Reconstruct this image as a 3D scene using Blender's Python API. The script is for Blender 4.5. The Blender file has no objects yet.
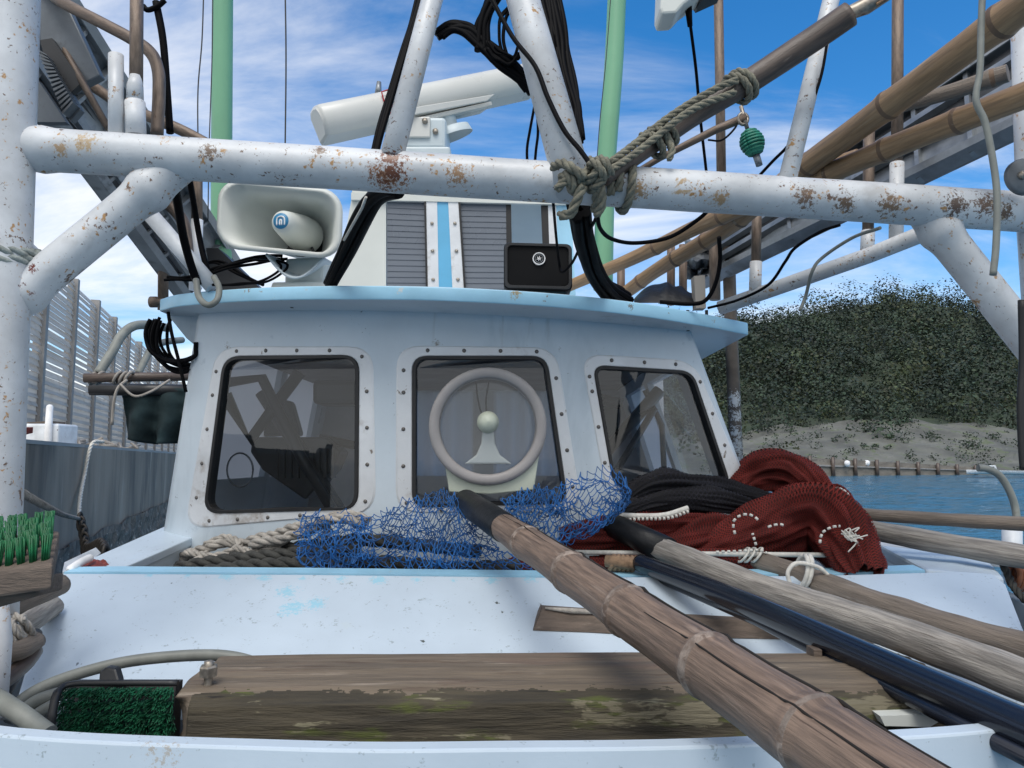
import bpy, math, random
from mathutils import Vector, Matrix, noise
random.seed(7)
C = bpy.context.scene
COL = C.collection
V = Vector

# ------------------------------------------------------------------ camera, sky, sun, exposure
H, F, TH = 2.3, 760.0, math.atan(0.1)
cd = bpy.data.cameras.new('camera'); cam = bpy.data.objects.new('camera', cd); COL.objects.link(cam)
cam.location = (0, 0, H); cam.rotation_euler = (math.pi/2 + TH, 0, 0)
cd.sensor_fit = 'HORIZONTAL'; cd.sensor_width = 36; cd.lens = F/1024*36
cd.clip_start = 0.05; cd.clip_end = 6000
C.camera = cam

SUN_EL, SUN_AZ = 60, 188          # azimuth clockwise from +Y (forward)
wd = bpy.data.worlds.new('World'); C.world = wd; wd.use_nodes = True
nt = wd.node_tree; nt.nodes.clear()
def N(tree, t, **kw):
    n = tree.nodes.new(t)
    for k, v in kw.items():
        if k in n.inputs: n.inputs[k].default_value = v
        else: setattr(n, k, v)
    return n
sky = N(nt, 'ShaderNodeTexSky', sky_type='NISHITA', sun_disc=False, sun_elevation=math.radians(SUN_EL),
        sun_rotation=math.radians(SUN_AZ), air_density=1.0, dust_density=0.6, ozone_density=3.0)
tc = N(nt, 'ShaderNodeTexCoord'); sp = N(nt, 'ShaderNodeSeparateXYZ'); nt.links.new(tc.outputs['Generated'], sp.inputs[0])
def M(tree, op, a, b=None, c=None):
    n = tree.nodes.new('ShaderNodeMath'); n.operation = op
    for i, v in enumerate((a, b, c)):
        if v is None: continue
        if isinstance(v, (int, float)): n.inputs[i].default_value = v
        else: tree.links.new(v, n.inputs[i])
    return n.outputs[0]
zc = M(nt, 'ADD', M(nt, 'MAXIMUM', sp.outputs[2], 0.0), 0.22)
cx = M(nt, 'DIVIDE', sp.outputs[0], zc); cy = M(nt, 'DIVIDE', sp.outputs[1], zc)
cmb = N(nt, 'ShaderNodeCombineXYZ'); nt.links.new(cx, cmb.inputs[0]); nt.links.new(cy, cmb.inputs[1])
mp = N(nt, 'ShaderNodeMapping'); mp.inputs['Scale'].default_value = (0.55, 1.25, 1); mp.inputs['Rotation'].default_value = (0, 0, 0.5)
mp.inputs['Location'].default_value = (3.1, 1.7, 0)
nt.links.new(cmb.outputs[0], mp.inputs[0])
cn = N(nt, 'ShaderNodeTexNoise', Scale=1.6, Detail=11, Roughness=0.6, Distortion=0.5); nt.links.new(mp.outputs[0], cn.inputs['Vector'])
cn2 = N(nt, 'ShaderNodeTexNoise', Scale=0.6, Detail=3, Roughness=0.5); nt.links.new(mp.outputs[0], cn2.inputs['Vector'])
# more cloud towards the left of the view and low down
bias = M(nt, 'MULTIPLY_ADD', sp.outputs[0], -0.15, M(nt, 'MULTIPLY', M(nt, 'MAXIMUM', M(nt, 'SUBTRACT', 0.25, sp.outputs[1]), 0.0), 0.55))  # unseen cloud added behind the camera so the sky lights less blue
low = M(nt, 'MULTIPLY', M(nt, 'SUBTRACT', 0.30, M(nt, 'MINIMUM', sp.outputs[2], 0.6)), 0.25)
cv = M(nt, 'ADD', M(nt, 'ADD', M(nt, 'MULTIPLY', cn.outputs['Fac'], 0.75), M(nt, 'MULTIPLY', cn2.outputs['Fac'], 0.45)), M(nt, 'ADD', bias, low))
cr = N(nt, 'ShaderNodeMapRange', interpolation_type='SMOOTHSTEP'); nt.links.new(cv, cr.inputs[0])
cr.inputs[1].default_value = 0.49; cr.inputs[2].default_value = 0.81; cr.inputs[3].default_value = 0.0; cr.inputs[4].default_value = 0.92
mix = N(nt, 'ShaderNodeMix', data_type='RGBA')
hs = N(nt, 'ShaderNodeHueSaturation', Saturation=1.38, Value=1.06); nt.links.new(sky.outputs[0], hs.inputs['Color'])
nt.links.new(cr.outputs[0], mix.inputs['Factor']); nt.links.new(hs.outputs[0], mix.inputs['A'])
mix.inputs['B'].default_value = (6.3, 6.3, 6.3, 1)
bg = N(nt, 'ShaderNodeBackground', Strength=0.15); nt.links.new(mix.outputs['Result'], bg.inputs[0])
wo = N(nt, 'ShaderNodeOutputWorld'); nt.links.new(bg.outputs[0], wo.inputs[0])
sd = bpy.data.lights.new('sun', 'SUN'); so = bpy.data.objects.new('sun', sd); COL.objects.link(so)
sd.energy = 1.7; sd.angle = math.radians(30); sd.color = (1, .965, .91)
az, el = math.radians(SUN_AZ), math.radians(SUN_EL)
sdir = V((math.sin(az)*math.cos(el), math.cos(az)*math.cos(el), math.sin(el)))
so.rotation_euler = sdir.to_track_quat('Z', 'Y').to_euler(); so.location = sdir*30
vs = C.view_settings; C.display_settings.display_device = 'sRGB'
vs.view_transform = 'Standard'; vs.look = 'None'; vs.gamma = 1; vs.use_curve_mapping = False; vs.exposure = 0.27
C.cycles.use_denoising = True; C.cycles.max_bounces = 8; C.cycles.transparent_max_bounces = 24
C.cycles.caustics_reflective = False; C.cycles.caustics_refractive = False; C.cycles.sample_clamp_indirect = 6

# ------------------------------------------------------------------ helpers: points, meshes, objects, materials
def P(px, py, Y):
    dx, dy = (px-512)/F, (384-py)/F
    s = Y/(math.cos(TH) - dy*math.sin(TH))
    return V((dx*s, Y, H + (math.sin(TH) + dy*math.cos(TH))*s))
def R(px, Y): return px/F*Y
def PP(*a): return [P(*p) for p in a]

def spline(pts, n=6):
    pts = [V(p) for p in pts]
    if len(pts) < 3: return pts
    out = []
    e = [pts[0]*2-pts[1]] + pts + [pts[-1]*2-pts[-2]]
    for i in range(1, len(e)-2):
        a, b, c, d = e[i-1:i+3]
        for k in range(n):
            t = k/n
            out.append(.5*((2*b) + (c-a)*t + (2*a-5*b+4*c-d)*t*t + (3*b-a-3*c+d)*t**3))
    out.append(pts[-1]); return out
def resample(pts, step):
    out = [pts[0].copy()]; acc = 0.0
    for a, b in zip(pts, pts[1:]):
        L = (b-a).length
        if L < 1e-9: continue
        t = step-acc
        while t <= L:
            out.append(a.lerp(b, t/L)); t += step
        acc = (acc+L) % step
    if len(out) < 2 or (out[-1]-pts[-1]).length > step*.3: out.append(pts[-1].copy())
    return out
def frames(pts):
    T = []
    for i in range(len(pts)):
        t = pts[min(i+1, len(pts)-1)] - pts[max(i-1, 0)]
        T.append(t.normalized() if t.length > 1e-9 else (T[-1] if T else V((0, 0, 1))))
    u = T[0].orthogonal().normalized(); fr = []
    for t in T:
        u = u - t*u.dot(t)
        u = u.normalized() if u.length > 1e-6 else t.orthogonal().normalized()
        fr.append((t, u, t.cross(u)))
    return fr

class MB:
    def __init__(s): s.v, s.f, s.uv, s.mi, s.sm = [], [], [], [], []
    def face(s, idx, uv=None, mi=0, sm=True):
        s.f.append(tuple(idx)); s.uv.append(uv); s.mi.append(mi); s.sm.append(sm)
    def tube(s, pts, r, seg=12, cap=True, mi=0, mfn=None, wob=0, wseed=0):
        pts = [V(p) for p in pts]; n = len(pts)
        rr = list(r) if isinstance(r, (list, tuple)) else [r]*n
        fr = frames(pts); b = len(s.v); L = 0; Ls = []
        rm = max(rr)
        for i, p in enumerate(pts):
            if i: L += (p-pts[i-1]).length
            Ls.append(L)
            for k in range(seg):
                a = 2*math.pi*k/seg
                q = rr[i]
                if wob: q *= 1 + wob*noise.noise(V((math.cos(a)*1.5+wseed, math.sin(a)*1.5, L/(rm*3))))
                s.v.append(p + fr[i][1]*(math.cos(a)*q) + fr[i][2]*(math.sin(a)*q))
        w = 2*math.pi*rm/seg
        for i in range(n-1):
            m = mfn(i) if mfn else mi
            for k in range(seg):
                k2 = (k+1) % seg
                s.face((b+i*seg+k, b+i*seg+k2, b+(i+1)*seg+k2, b+(i+1)*seg+k),
                       ((k*w, Ls[i]), ((k+1)*w, Ls[i]), ((k+1)*w, Ls[i+1]), (k*w, Ls[i+1])), m)
        if cap:
            s.face([b+k for k in range(seg)][::-1], None, mi, False)
            s.face([b+(n-1)*seg+k for k in range(seg)], None, mi, False)
        return s
    def rope(s, pts, r, pitch=7.0, seg=6, strands=3, step=.9):
        pts = resample([V(p) for p in pts], r*step); fr = frames(pts); L = 0
        offs = []
        for i in range(len(pts)):
            if i: L += (pts[i]-pts[i-1]).length
            offs.append(2*math.pi*L/(pitch*r))
        for k in range(strands):
            q = [pts[i] + (fr[i][1]*math.cos(offs[i]+2*math.pi*k/strands) + fr[i][2]*math.sin(offs[i]+2*math.pi*k/strands))*r*.52 for i in range(len(pts))]
            s.tube(q, r*.56, seg)
        return s
    def box(s, a, b, mi=0, M_=None):
        a, b = V(a), V(b); c = len(s.v)
        for x in (a.x, b.x):
            for y in (a.y, b.y):
                for z in (a.z, b.z):
                    p = V((x, y, z)); s.v.append(M_ @ p if M_ else p)
        for f in ((0, 1, 3, 2), (4, 6, 7, 5), (0, 4, 5, 1), (2, 3, 7, 6), (0, 2, 6, 4), (1, 5, 7, 3)):
            s.face([c+i for i in f], None, mi, False)
        return s
    def slab(s, poly, vec, mi=0, sm=False):
        """polygon extruded by vec"""
        poly = [V(p) for p in poly]; vec = V(vec); n = len(poly); c = len(s.v)
        s.v += poly + [p+vec for p in poly]
        nrm = sum(((poly[i]-poly[0]).cross(poly[(i+1) % n]-poly[0]) for i in range(n)), V((0, 0, 0)))
        fl = nrm.dot(vec) > 0
        bot, top = list(range(c, c+n)), list(range(c+n, c+2*n))
        s.face(bot[::-1] if fl else bot, None, mi, False); s.face(top if fl else top[::-1], None, mi, False)
        for i in range(n):
            j = (i+1) % n
            q = (c+i, c+j, c+n+j, c+n+i)
            s.face(q if fl else q[::-1], None, mi, sm)
        return s
    def grid(s, fn, nu, nv, mi=0, sm=True, uvs=(1, 1), skip=None, close_u=False):
        c = len(s.v)
        for j in range(nv+1):
            for i in range(nu+1): s.v.append(V(fn(i/nu, j/nv)))
        for j in range(nv):
            for i in range(nu):
                if skip and skip((i+.5)/nu, (j+.5)/nv): continue
                a = c+j*(nu+1)+i
                s.face((a, a+1, a+nu+2, a+nu+1), ((i/nu*uvs[0], j/nv*uvs[1]), ((i+1)/nu*uvs[0], j/nv*uvs[1]), ((i+1)/nu*uvs[0], (j+1)/nv*uvs[1]), (i/nu*uvs[0], (j+1)/nv*uvs[1])), mi, sm)
        return s
    def lathe(s, o, d, prof, seg=24, mi=0, sm=True):
        """profile of (along, radius) about axis d at o"""
        o, d = V(o), V(d).normalized(); u = d.orthogonal().normalized(); w = d.cross(u); c = len(s.v)
        for t, r in prof:
            for k in range(seg):
                a = 2*math.pi*k/seg; s.v.append(o+d*t+(u*math.cos(a)+w*math.sin(a))*r)
        for i in range(len(prof)-1):
            for k in range(seg):
                k2 = (k+1) % seg
                s.face((c+i*seg+k, c+i*seg+k2, c+(i+1)*seg+k2, c+(i+1)*seg+k), None, mi, sm)
        return s
    def ring(s, outer, inner, nrm, d0, d1, mi=0):
        """flat ring between two loops, from offset d0 (back) to d1 (front)"""
        n = len(outer); c = len(s.v); nrm = V(nrm)
        for L, d in ((outer, d0), (outer, d1-.003), ([o.lerp(i, .12) for o, i in zip(outer, inner)], d1), ([o.lerp(i, .9) for o, i in zip(outer, inner)], d1), (inner, d1-.003), (inner, d0)):
            s.v += [V(p)+nrm*d for p in L]
        for r in range(5):
            for i in range(n):
                j = (i+1) % n
                s.face((c+r*n+i, c+r*n+j, c+(r+1)*n+j, c+(r+1)*n+i), None, mi, False)
        return s

WL = {}     # world location of every object built
def link(o, parent):
    COL.objects.link(o)
    if parent: o.parent = parent
def build(name, mb, mats, parent=None, bevel=0, origin=None, mods=()):
    me = bpy.data.meshes.new(name)
    if origin is None:
        if parent: origin = sum(mb.v, V((0, 0, 0)))/len(mb.v)
        else:
            xs = [p.x for p in mb.v]; ys = [p.y for p in mb.v]; zs = [p.z for p in mb.v]
            origin = V(((min(xs)+max(xs))/2, (min(ys)+max(ys))/2, min(zs)))
    me.from_pydata([tuple(p-origin) for p in mb.v], [], mb.f)
    for m in (mats if isinstance(mats, (list, tuple)) else [mats]): me.materials.append(m)
    me.polygons.foreach_set('material_index', mb.mi); me.polygons.foreach_set('use_smooth', mb.sm)
    if any(u is not None for u in mb.uv):
        ul = me.uv_layers.new(name='UVMap'); buf = []
        for f, u in zip(mb.f, mb.uv):
            if u is None: buf += [0.0]*(2*len(f))
            else:
                for q in u: buf += q
        ul.data.foreach_set('uv', buf)
    me.update()
    o = bpy.data.objects.new(name, me); link(o, parent)
    WL[o.name] = origin
    o.location = origin - (WL[parent.name] if parent else V((0, 0, 0)))
    if bevel:
        b = o.modifiers.new('bevel', 'BEVEL'); b.width = bevel; b.segments = 2; b.limit_method = 'ANGLE'
    for m in mods:
        k = o.modifiers.new(m[0].lower(), m[0])
        for a, v in m[1].items(): setattr(k, a, v)
    return o
def tag(o, label=None, cat=None, group=None, kind=None):
    if label: o['label'] = label
    if cat: o['category'] = cat
    if group: o['group'] = group
    if kind: o['kind'] = kind
    return o
def thing(name, label, cat, loc, group=None):
    o = bpy.data.objects.new(name, None); COL.objects.link(o); o.location = loc; WL[o.name] = V(loc)
    o.empty_display_size = .05
    return tag(o, label, cat, group)
def one(name, mb, mats, label, cat, group=None, **kw):
    return tag(build(name, mb, mats, None, **kw), label, cat, group)

def mat(name, col, rough=.5, metal=0., var=.18, vs=5., uv=False, st=(1, 1, 1), patches=(), bump=0., bs=40., spec=.5, spots=(), scol=(.16, .05, .02), coat=0., sub=None):
    """procedural: base colour varied by noise, then patches (scale, lo, hi, colour, stretch[, strength]), then rust spots (centre, radius)"""
    m = bpy.data.materials.new(name); m.use_nodes = True; t = m.node_tree; t.nodes.clear()
    out = N(t, 'ShaderNodeOutputMaterial'); b = N(t, 'ShaderNodeBsdfPrincipled'); t.links.new(b.outputs[0], out.inputs[0])
    b.inputs['Roughness'].default_value = rough; b.inputs['Metallic'].default_value = metal; b.inputs['Specular IOR Level'].default_value = spec
    b.inputs['Coat Weight'].default_value = coat
    tcn = N(t, 'ShaderNodeTexCoord'); src = tcn.outputs['UV' if uv else 'Object']
    def vec(s):
        k = N(t, 'ShaderNodeMapping'); k.inputs['Scale'].default_value = s; t.links.new(src, k.inputs[0]); return k.outputs[0]
    def noi(scale, s, det=6, ro=.6, dist=0.):
        k = N(t, 'ShaderNodeTexNoise', Scale=scale, Detail=det, Roughness=ro, Distortion=dist); t.links.new(vec(s), k.inputs['Vector']); return k.outputs['Fac']
    def rng(x, lo, hi, a=0., c=1.):
        k = N(t, 'ShaderNodeMapRange', interpolation_type='SMOOTHSTEP'); t.links.new(x, k.inputs[0])
        for i, q in enumerate((lo, hi, a, c)): k.inputs[i+1].default_value = q
        return k.outputs[0]
    def mixc(f, A, B):
        k = N(t, 'ShaderNodeMix', data_type='RGBA'); t.links.new(f, k.inputs['Factor'])
        for nm, q in (('A', A), ('B', B)):
            if isinstance(q, tuple): k.inputs[nm].default_value = (*q, 1)
            else: t.links.new(q, k.inputs[nm])
        return k.outputs['Result']
    n0 = noi(vs, st)
    lo, hi = tuple(c*(1-var) for c in col), tuple(min(.95, c*(1+var)) for c in col)
    c = mixc(rng(n0, .3, .7), lo, hi)
    rf = None
    for p in patches:
        sc, a, d, pc = p[:4]; ps = p[4] if len(p) > 4 and p[4] else st; stg = p[5] if len(p) > 5 else 1.
        f = M(t, 'ADD', M(t, 'MULTIPLY', noi(sc, ps, 7, .62, .3), .6), M(t, 'MULTIPLY', noi(sc*.22+.7, ps, 3), .4))
        f = rng(f, a, d, 0, stg); c = mixc(f, c, pc)
    if spots:
        geo = N(t, 'ShaderNodeNewGeometry'); nn = noi(95, (1, 1, 1), 6, .8)
        for q in spots:
            (cen, rad) = q[:2]; sc_ = q[2] if len(q) > 2 else scol
            d = N(t, 'ShaderNodeVectorMath', operation='DISTANCE'); t.links.new(geo.outputs['Position'], d.inputs[0]); d.inputs[1].default_value = cen
            f = M(t, 'ADD', M(t, 'DIVIDE', d.outputs['Value'], rad), M(t, 'MULTIPLY', M(t, 'SUBTRACT', nn, .5), 4.2))
            c = mixc(rng(f, .50, .36), c, sc_)
    t.links.new(c, b.inputs['Base Color'])
    t.links.new(rng(n0, .25, .75, max(0.02, rough-.1), min(1, rough+.1)), b.inputs['Roughness'])
    if bump:
        bn = N(t, 'ShaderNodeBump', Strength=bump, Distance=.01); t.links.new(noi(bs, st, 8, .65), bn.inputs['Height']); t.links.new(bn.outputs[0], b.inputs['Normal'])
    return m

# ------------------------------------------------------------------ materials
RUST = (.15, .055, .022); RUSTL = (.42, .24, .10); DIRT = (.30, .28, .26)
BY = 1.70
BSY = lambda px: 1.70+.16*(px-16)/1030-.046
def BS(px, py, r, c): return (P(px, py, BSY(px)), r, c)
m_pipe = mat('chipped_white_paint', (.56, .575, .59), .38, patches=((7, .57, .68, (.45, .45, .45)), (75, .578, .63, RUSTL), (120, .588, .63, (.13, .08, .055)), (34, .625, .65, (.16, .10, .07)), (20, .64, .68, (.46, .33, .20))), bump=.12, bs=25,
    spots=(BS(386, 178, .075, (.30, .15, .08)), BS(382, 186, .05, (.15, .05, .025)), (P(391, 160, 1.71), .05, (.17, .06, .03)), BS(392, 172, .04, (.13, .045, .02)), (P(32, 268, BY-.04), .018, (.13, .02, .012)), (P(32, 296, BY-.04), .017, (.13, .03, .015)), (P(22, 285, BY-.05), .012, (.10, .03, .02)),
           BS(457, 175, .045, (.33, .2, .11)), BS(805, 198, .045, (.2, .13, .09)), BS(955, 205, .05, (.12, .08, .06)), BS(845, 203, .04, (.17, .11, .07)), BS(1005, 212, .04, (.14, .09, .06)), BS(210, 152, .035, (.16, .11, .08)), BS(85, 142, .04, (.45, .33, .2)), BS(60, 150, .025, (.4, .28, .17)), (P(568, 82, 1.8), .016, (.35, .16, .06)), (P(965, 312, 1.8), .03, (.09, .05, .03)), BS(985, 205, .05, (.16, .10, .07)), BS(890, 205, .045, (.2, .13, .08)), BS(640, 190, .04, (.33, .22, .12)), BS(720, 200, .035, (.38, .25, .14)), BS(320, 150, .03, (.2, .14, .1))))
def on_panel(px, py):   # the sloped fore panel's surface
    a = P(500, 572, 2.3); b = V((0, 1.75, H-.564)); nrm = V((0, b.z-a.z, a.y-b.y)).normalized()
    if nrm.z < 0: nrm = -nrm
    o = V((0, 0, H)); d = (P(px, py, 1)-o); k = (a-o).dot(nrm)/d.dot(nrm); return o+d*k, nrm
PBL = (.33, .58, .70); DK = (.06, .07, .06)
m_white = mat('boat_white_paint', (.51, .595, .675), .42, var=.05, vs=3, patches=((5, .60, .70, (.52, .63, .74)), (110, .585, .64, (.32, .38, .42)), (45, .65, .67, (.14, .17, .19)), (26, .60, .68, (.48, .57, .65)), (3.2, .665, .67, (.42, .62, .72))), bump=.08, bs=14,
    spots=[(on_panel(x, y)[0], r, c) for x, y, r, c in tuple((x, 577+3*math.sin(x), .028+.012*math.sin(x*1.7), PBL) for x in range(150, 560, 38))+((287, 591, .045, PBL), (293, 608, .055, PBL), (315, 604, .046, PBL), (497, 603, .010, DK), (502, 612, .008, DK), (423, 641, .009, DK), (350, 583, .012, (.3, .36, .38)), (345, 625, .03, (.50, .58, .64)))]
        + [(P(153, 752, 1.07), .05, (.42, .40, .37)), (P(141, 740, 1.07), .008, DK)])
m_house = mat('wheelhouse_paint', (.57, .645, .705), .35, var=.07, vs=2.5, patches=((7, .54, .70, (.44, .52, .58), (1, 1, .22)), (18, .60, .70, (.40, .44, .46), (1, 1, .12), .6), (4, .60, .72, (.46, .57, .69)), (90, .64, .67, (.25, .29, .32)), (22, .62, .68, (.48, .56, .63))), bump=.05, bs=9,
    spots=[(P(x, y, Y), r, c) for x, y, Y, r, c in ((225, 347, 2.86, .03, (.2, .19, .17)), (437, 344, 2.70, .025, (.25, .24, .22)), (405, 354, 2.71, .02, (.16, .14, .12)), (362, 312, 2.74, .014, (.1, .11, .12)), (380, 540, 2.72, .04, (.35, .33, .28)), (600, 352, 2.74, .025, (.2, .18, .15)), (205, 510, 2.9, .03, (.36, .30, .22)), (700, 400, 2.95, .02, (.2, .18, .15)))])
m_sky = mat('light_blue_paint', (.34, .62, .80), .38, var=.10, vs=4, patches=((16, .66, .70, (.60, .68, .72)), (30, .66, .69, (.25, .16, .10)), (60, .62, .66, (.42, .56, .64))), bump=.08, bs=20,
    spots=[(P(x, y, Y), r, c) for x, y, Y, r, c in ((516, 293, 2.5, .03, (.36, .30, .18)), (632, 306, 2.6, .02, (.2, .22, .22)), (205, 296, 2.7, .02, (.5, .55, .56)), (400, 290, 2.51, .02, (.55, .62, .65)), (716, 320, 2.78, .02, (.3, .25, .2)), (260, 290, 2.62, .014, (.3, .2, .12)))])
m_alu = mat('worn_white_frame', (.68, .70, .72), .4, .15, var=.08, patches=((9, .56, .66, (.46, .44, .42)), (28, .615, .66, (.2, .17, .14)), (3.5, .60, .68, (.33, .27, .22))), bump=.15, bs=30)
m_caulk = mat('old_caulk', (.46, .50, .53), .6, patches=((14, .5, .58, (.13, .13, .13)), (20, .6, .66, (.62, .64, .66))), bump=.3)
m_rub = mat('black_rubber', (.012, .012, .013), .5)
m_cable = mat('black_cable', (.004, .004, .005), .55, var=.3, spec=.06)
m_dark = mat('dark_plastic', (.02, .021, .023), .45)
m_grey = mat('grey_hose_rubber', (.20, .21, .19), .55, var=.2, vs=12, patches=((14, .6, .7, (.13, .12, .10)),))
m_galv = mat('galvanised_steel', (.24, .26, .28), .42, .55, var=.25, vs=9, patches=((10, .56, .66, (.13, .14, .145)), (24, .65, .69, (.34, .33, .32))), bump=.08)
m_chute = mat('dull_grey_aluminium', (.30, .315, .33), .5, .1, var=.2, vs=6, patches=((9, .57, .66, (.17, .175, .18)),), bump=.08)
m_dgalv = mat('dark_weathered_aluminium', (.13, .145, .16), .5, .35, var=.25, vs=7, patches=((12, .58, .68, (.07, .075, .08)),), bump=.08)
m_brown = mat('brown_rusty_pipe', (.17, .125, .095), .5, .25, var=.3, vs=14, uv=True, st=(6, 1.5, 1), patches=((16, .58, .68, (.28, .22, .18)), (22, .62, .68, (.09, .05, .035))), bump=.2)
m_bpost = mat('brown_post_with_white_paint', (.13, .105, .085), .6, .1, var=.3, vs=14, patches=((18, .58, .68, (.24, .19, .15)),), bump=.2, spots=[(P(x, y, 3.27), r, (.62, .64, .65)) for x, y, r in ((736, 400, .06), (738, 415, .05), (737, 432, .05), (739, 446, .06), (740, 460, .06))])
m_dpole = mat('dark_brown_pole', (.085, .062, .05), .4, var=.35, vs=10, uv=True, st=(8, 1, 1), patches=((9, .58, .68, (.19, .15, .125)),), bump=.2)
m_bam = mat('weathered_bamboo', (.29, .185, .10), .5, var=.28, vs=9, uv=True, st=(9, .7, 1), patches=((8, .55, .67, (.38, .27, .165), (7, .8, 1)), (14, .61, .68, (.13, .08, .05), (10, .5, 1))), bump=.16, bs=30)
m_bamn = mat('bamboo_node', (.15, .095, .06), .6, var=.3, patches=((30, .55, .65, (.30, .24, .18)),), bump=.3)
m_bam2 = mat('old_brown_bamboo', (.18, .125, .092), .58, var=.42, vs=8, uv=True, st=(14, .8, 1), patches=((9, .53, .66, (.27, .20, .155), (8, .7, 1)), (18, .55, .66, (.085, .055, .04), (18, .5, 1)), (4, .56, .66, (.11, .072, .05), (10, 1.2, 1))), bump=.3, bs=26)
m_bam2n = mat('bamboo_node_pale', (.25, .20, .165), .7, var=.4, vs=40, patches=((50, .46, .58, (.13, .09, .068)),), bump=.4)
m_drift = mat('grey_driftwood', (.31, .285, .255), .75, var=.4, vs=7, uv=True, st=(12, .8, 1), patches=((10, .55, .66, (.20, .17, .145), (14, .8, 1)), (5, .64, .68, (.10, .075, .055), (5, 1.5, 1)), (14, .56, .68, (.46, .44, .41), (12, .6, 1)), (22, .60, .65, (.09, .075, .06), (26, .5, 1))), bump=.7, bs=22)
m_bdrift = mat('brown_driftwood', (.20, .165, .135), .75, var=.25, vs=7, uv=True, st=(12, .8, 1), patches=((10, .55, .66, (.11, .085, .065), (14, .8, 1)), (9, .56, .68, (.32, .29, .26), (10, .6, 1)), (22, .60, .65, (.05, .04, .03), (26, .5, 1))), bump=.7, bs=22)
m_timb = mat('weathered_timber', (.150, .118, .086), .8, var=.25, vs=3, st=(1.2, 14, 14), patches=((4, .54, .66, (.31, .255, .20), (1.5, 12, 12)), (6, .54, .64, (.10, .07, .05), (1.5, 16, 16)), (2, .52, .62, (.16, .115, .085), (2, 9, 9)), (16, .60, .68, (.07, .05, .035), (1, 6, 6))), bump=.6, bs=9)
m_timbd = mat('mossy_dark_timber', (.060, .050, .033), .85, var=.4, vs=4, st=(1.2, 12, 12), patches=((5, .53, .64, (.085, .10, .022), (1.5, 7, 7)), (9, .58, .64, (.22, .20, .13), (2, 16, 16)), (7, .6, .68, (.022, .018, .014), (1.5, 16, 16)), (3.0, .585, .61, (.17, .15, .10), (2, 6, 6))), bump=.7, bs=9)
m_wood = mat('dirty_brown_wood', (.13, .10, .08), .8, var=.3, vs=6, st=(2, 10, 10), patches=((8, .58, .68, (.24, .2, .165), (2, 14, 14)),), bump=.5, bs=20)
m_plate = mat('white_pipe_plain', (.66, .69, .72), .45, patches=((14, .64, .68, RUSTL), (26, .66, .68, (.12, .08, .06))), bump=.08)
m_frp = mat('green_fibreglass', (.17, .40, .24), .42, var=.08, vs=2, patches=((20, .69, .72, (.32, .5, .38)),))
m_cream = mat('cream_equipment_paint', (.62, .64, .60), .4, var=.05, vs=3, patches=((8, .68, .74, (.5, .5, .46)),))
m_radar = mat('white_radar_shell', (.60, .60, .57), .32, var=.04, vs=3)
m_radar2 = mat('grey_white_radar_base', (.50, .57, .60), .4, var=.06)
m_red = mat('red_print', (.42, .03, .03), .5)
m_bluep = mat('blue_emblem', (.03, .22, .42), .45)
m_wprint = mat('white_print', (.8, .8, .8), .5)
m_ring = mat('pale_mauve_grey_ring', (.34, .32, .315), .5, var=.1, vs=6, patches=((20, .66, .72, (.25, .22, .2)),))
m_pgreen = mat('pale_green_cast', (.54, .58, .48), .45, var=.08, patches=((30, .68, .72, (.3, .3, .24)),))
m_rope = mat('pale_dirty_rope', (.40, .37, .33), .9, var=.3, vs=30, patches=((14, .56, .66, (.20, .17, .14)),), bump=.5, bs=180)
m_rope2 = mat('olive_grey_rope', (.20, .19, .145), .9, var=.3, vs=40, patches=((25, .6, .7, (.11, .10, .07)),), bump=.5, bs=200)
m_ropeg = mat('grey_green_rope', (.30, .33, .31), .9, var=.3, vs=40, bump=.5, bs=200)
m_roped = mat('dark_tarred_rope', (.055, .055, .05), .85, var=.4, vs=30, patches=((16, .6, .7, (.13, .12, .1)),), bump=.5, bs=160)
m_twine = mat('brown_twine', (.28, .18, .11), .9, var=.3, vs=60, bump=.4, bs=200)
m_wtwine = mat('white_twine', (.62, .60, .55), .9, var=.15, vs=60)
m_bluen = mat('blue_net_twine', (.012, .11, .34), .55, var=.35, vs=9, patches=((6, .58, .7, (.02, .14, .25)),))
m_gbris = mat('green_bristles', (.008, .13, .045), .5, var=.35, vs=60)
m_gbris2 = mat('dark_green_turf_bristles', (.006, .085, .04), .55, var=.5, vs=40)
m_blackpipe = mat('glossy_black_pipe', (.010, .013, .022), .16, var=.2, uv=True, st=(30, .6, 1), patches=((10, .68, .74, (.12, .12, .13), (20, .5, 1)),), bump=.02)
m_tape = mat('black_tape', (.010, .011, .013), .4, bump=.3, bs=30, spec=.3)
m_sbox = mat('black_speaker_plastic', (.004, .0042, .005), .5, spec=.15)
m_screw = mat('dark_screw', (.14, .13, .12), .5, .4, var=.3, vs=80)
m_bolt = mat('galvanised_bolt', (.30, .27, .23), .45, .7, var=.3, vs=60, patches=((60, .6, .68, (.2, .11, .06)),))
m_conc = mat('stained_concrete', (.27, .222, .175), .9, var=.3, vs=.9, st=(1, 1, .35), patches=((1.6, .50, .64, (.12, .106, .09), (1.2, 1.2, .25)), (3.5, .56, .68, (.42, .37, .31), (1.5, 1.5, .2)), (9, .64, .68, (.30, .31, .31), (2, 2, .3))), bump=.8, bs=7)
m_barn = mat('barnacle_crust', (.13, .118, .10), .95, var=.5, vs=9, patches=((16, .56, .62, (.34, .32, .28)), (10, .57, .66, (.03, .029, .026))), bump=1., bs=22)
m_conct = mat('quay_top_concrete', (.33, .33, .32), .9, var=.15, vs=1.2, bump=.2)
m_fence = mat('weathered_metal_slat', (.70, .70, .69), .4, .0, var=.18, vs=1.3, st=(1, 1, 3), patches=((2.2, .57, .68, (.42, .39, .35)),))
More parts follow.
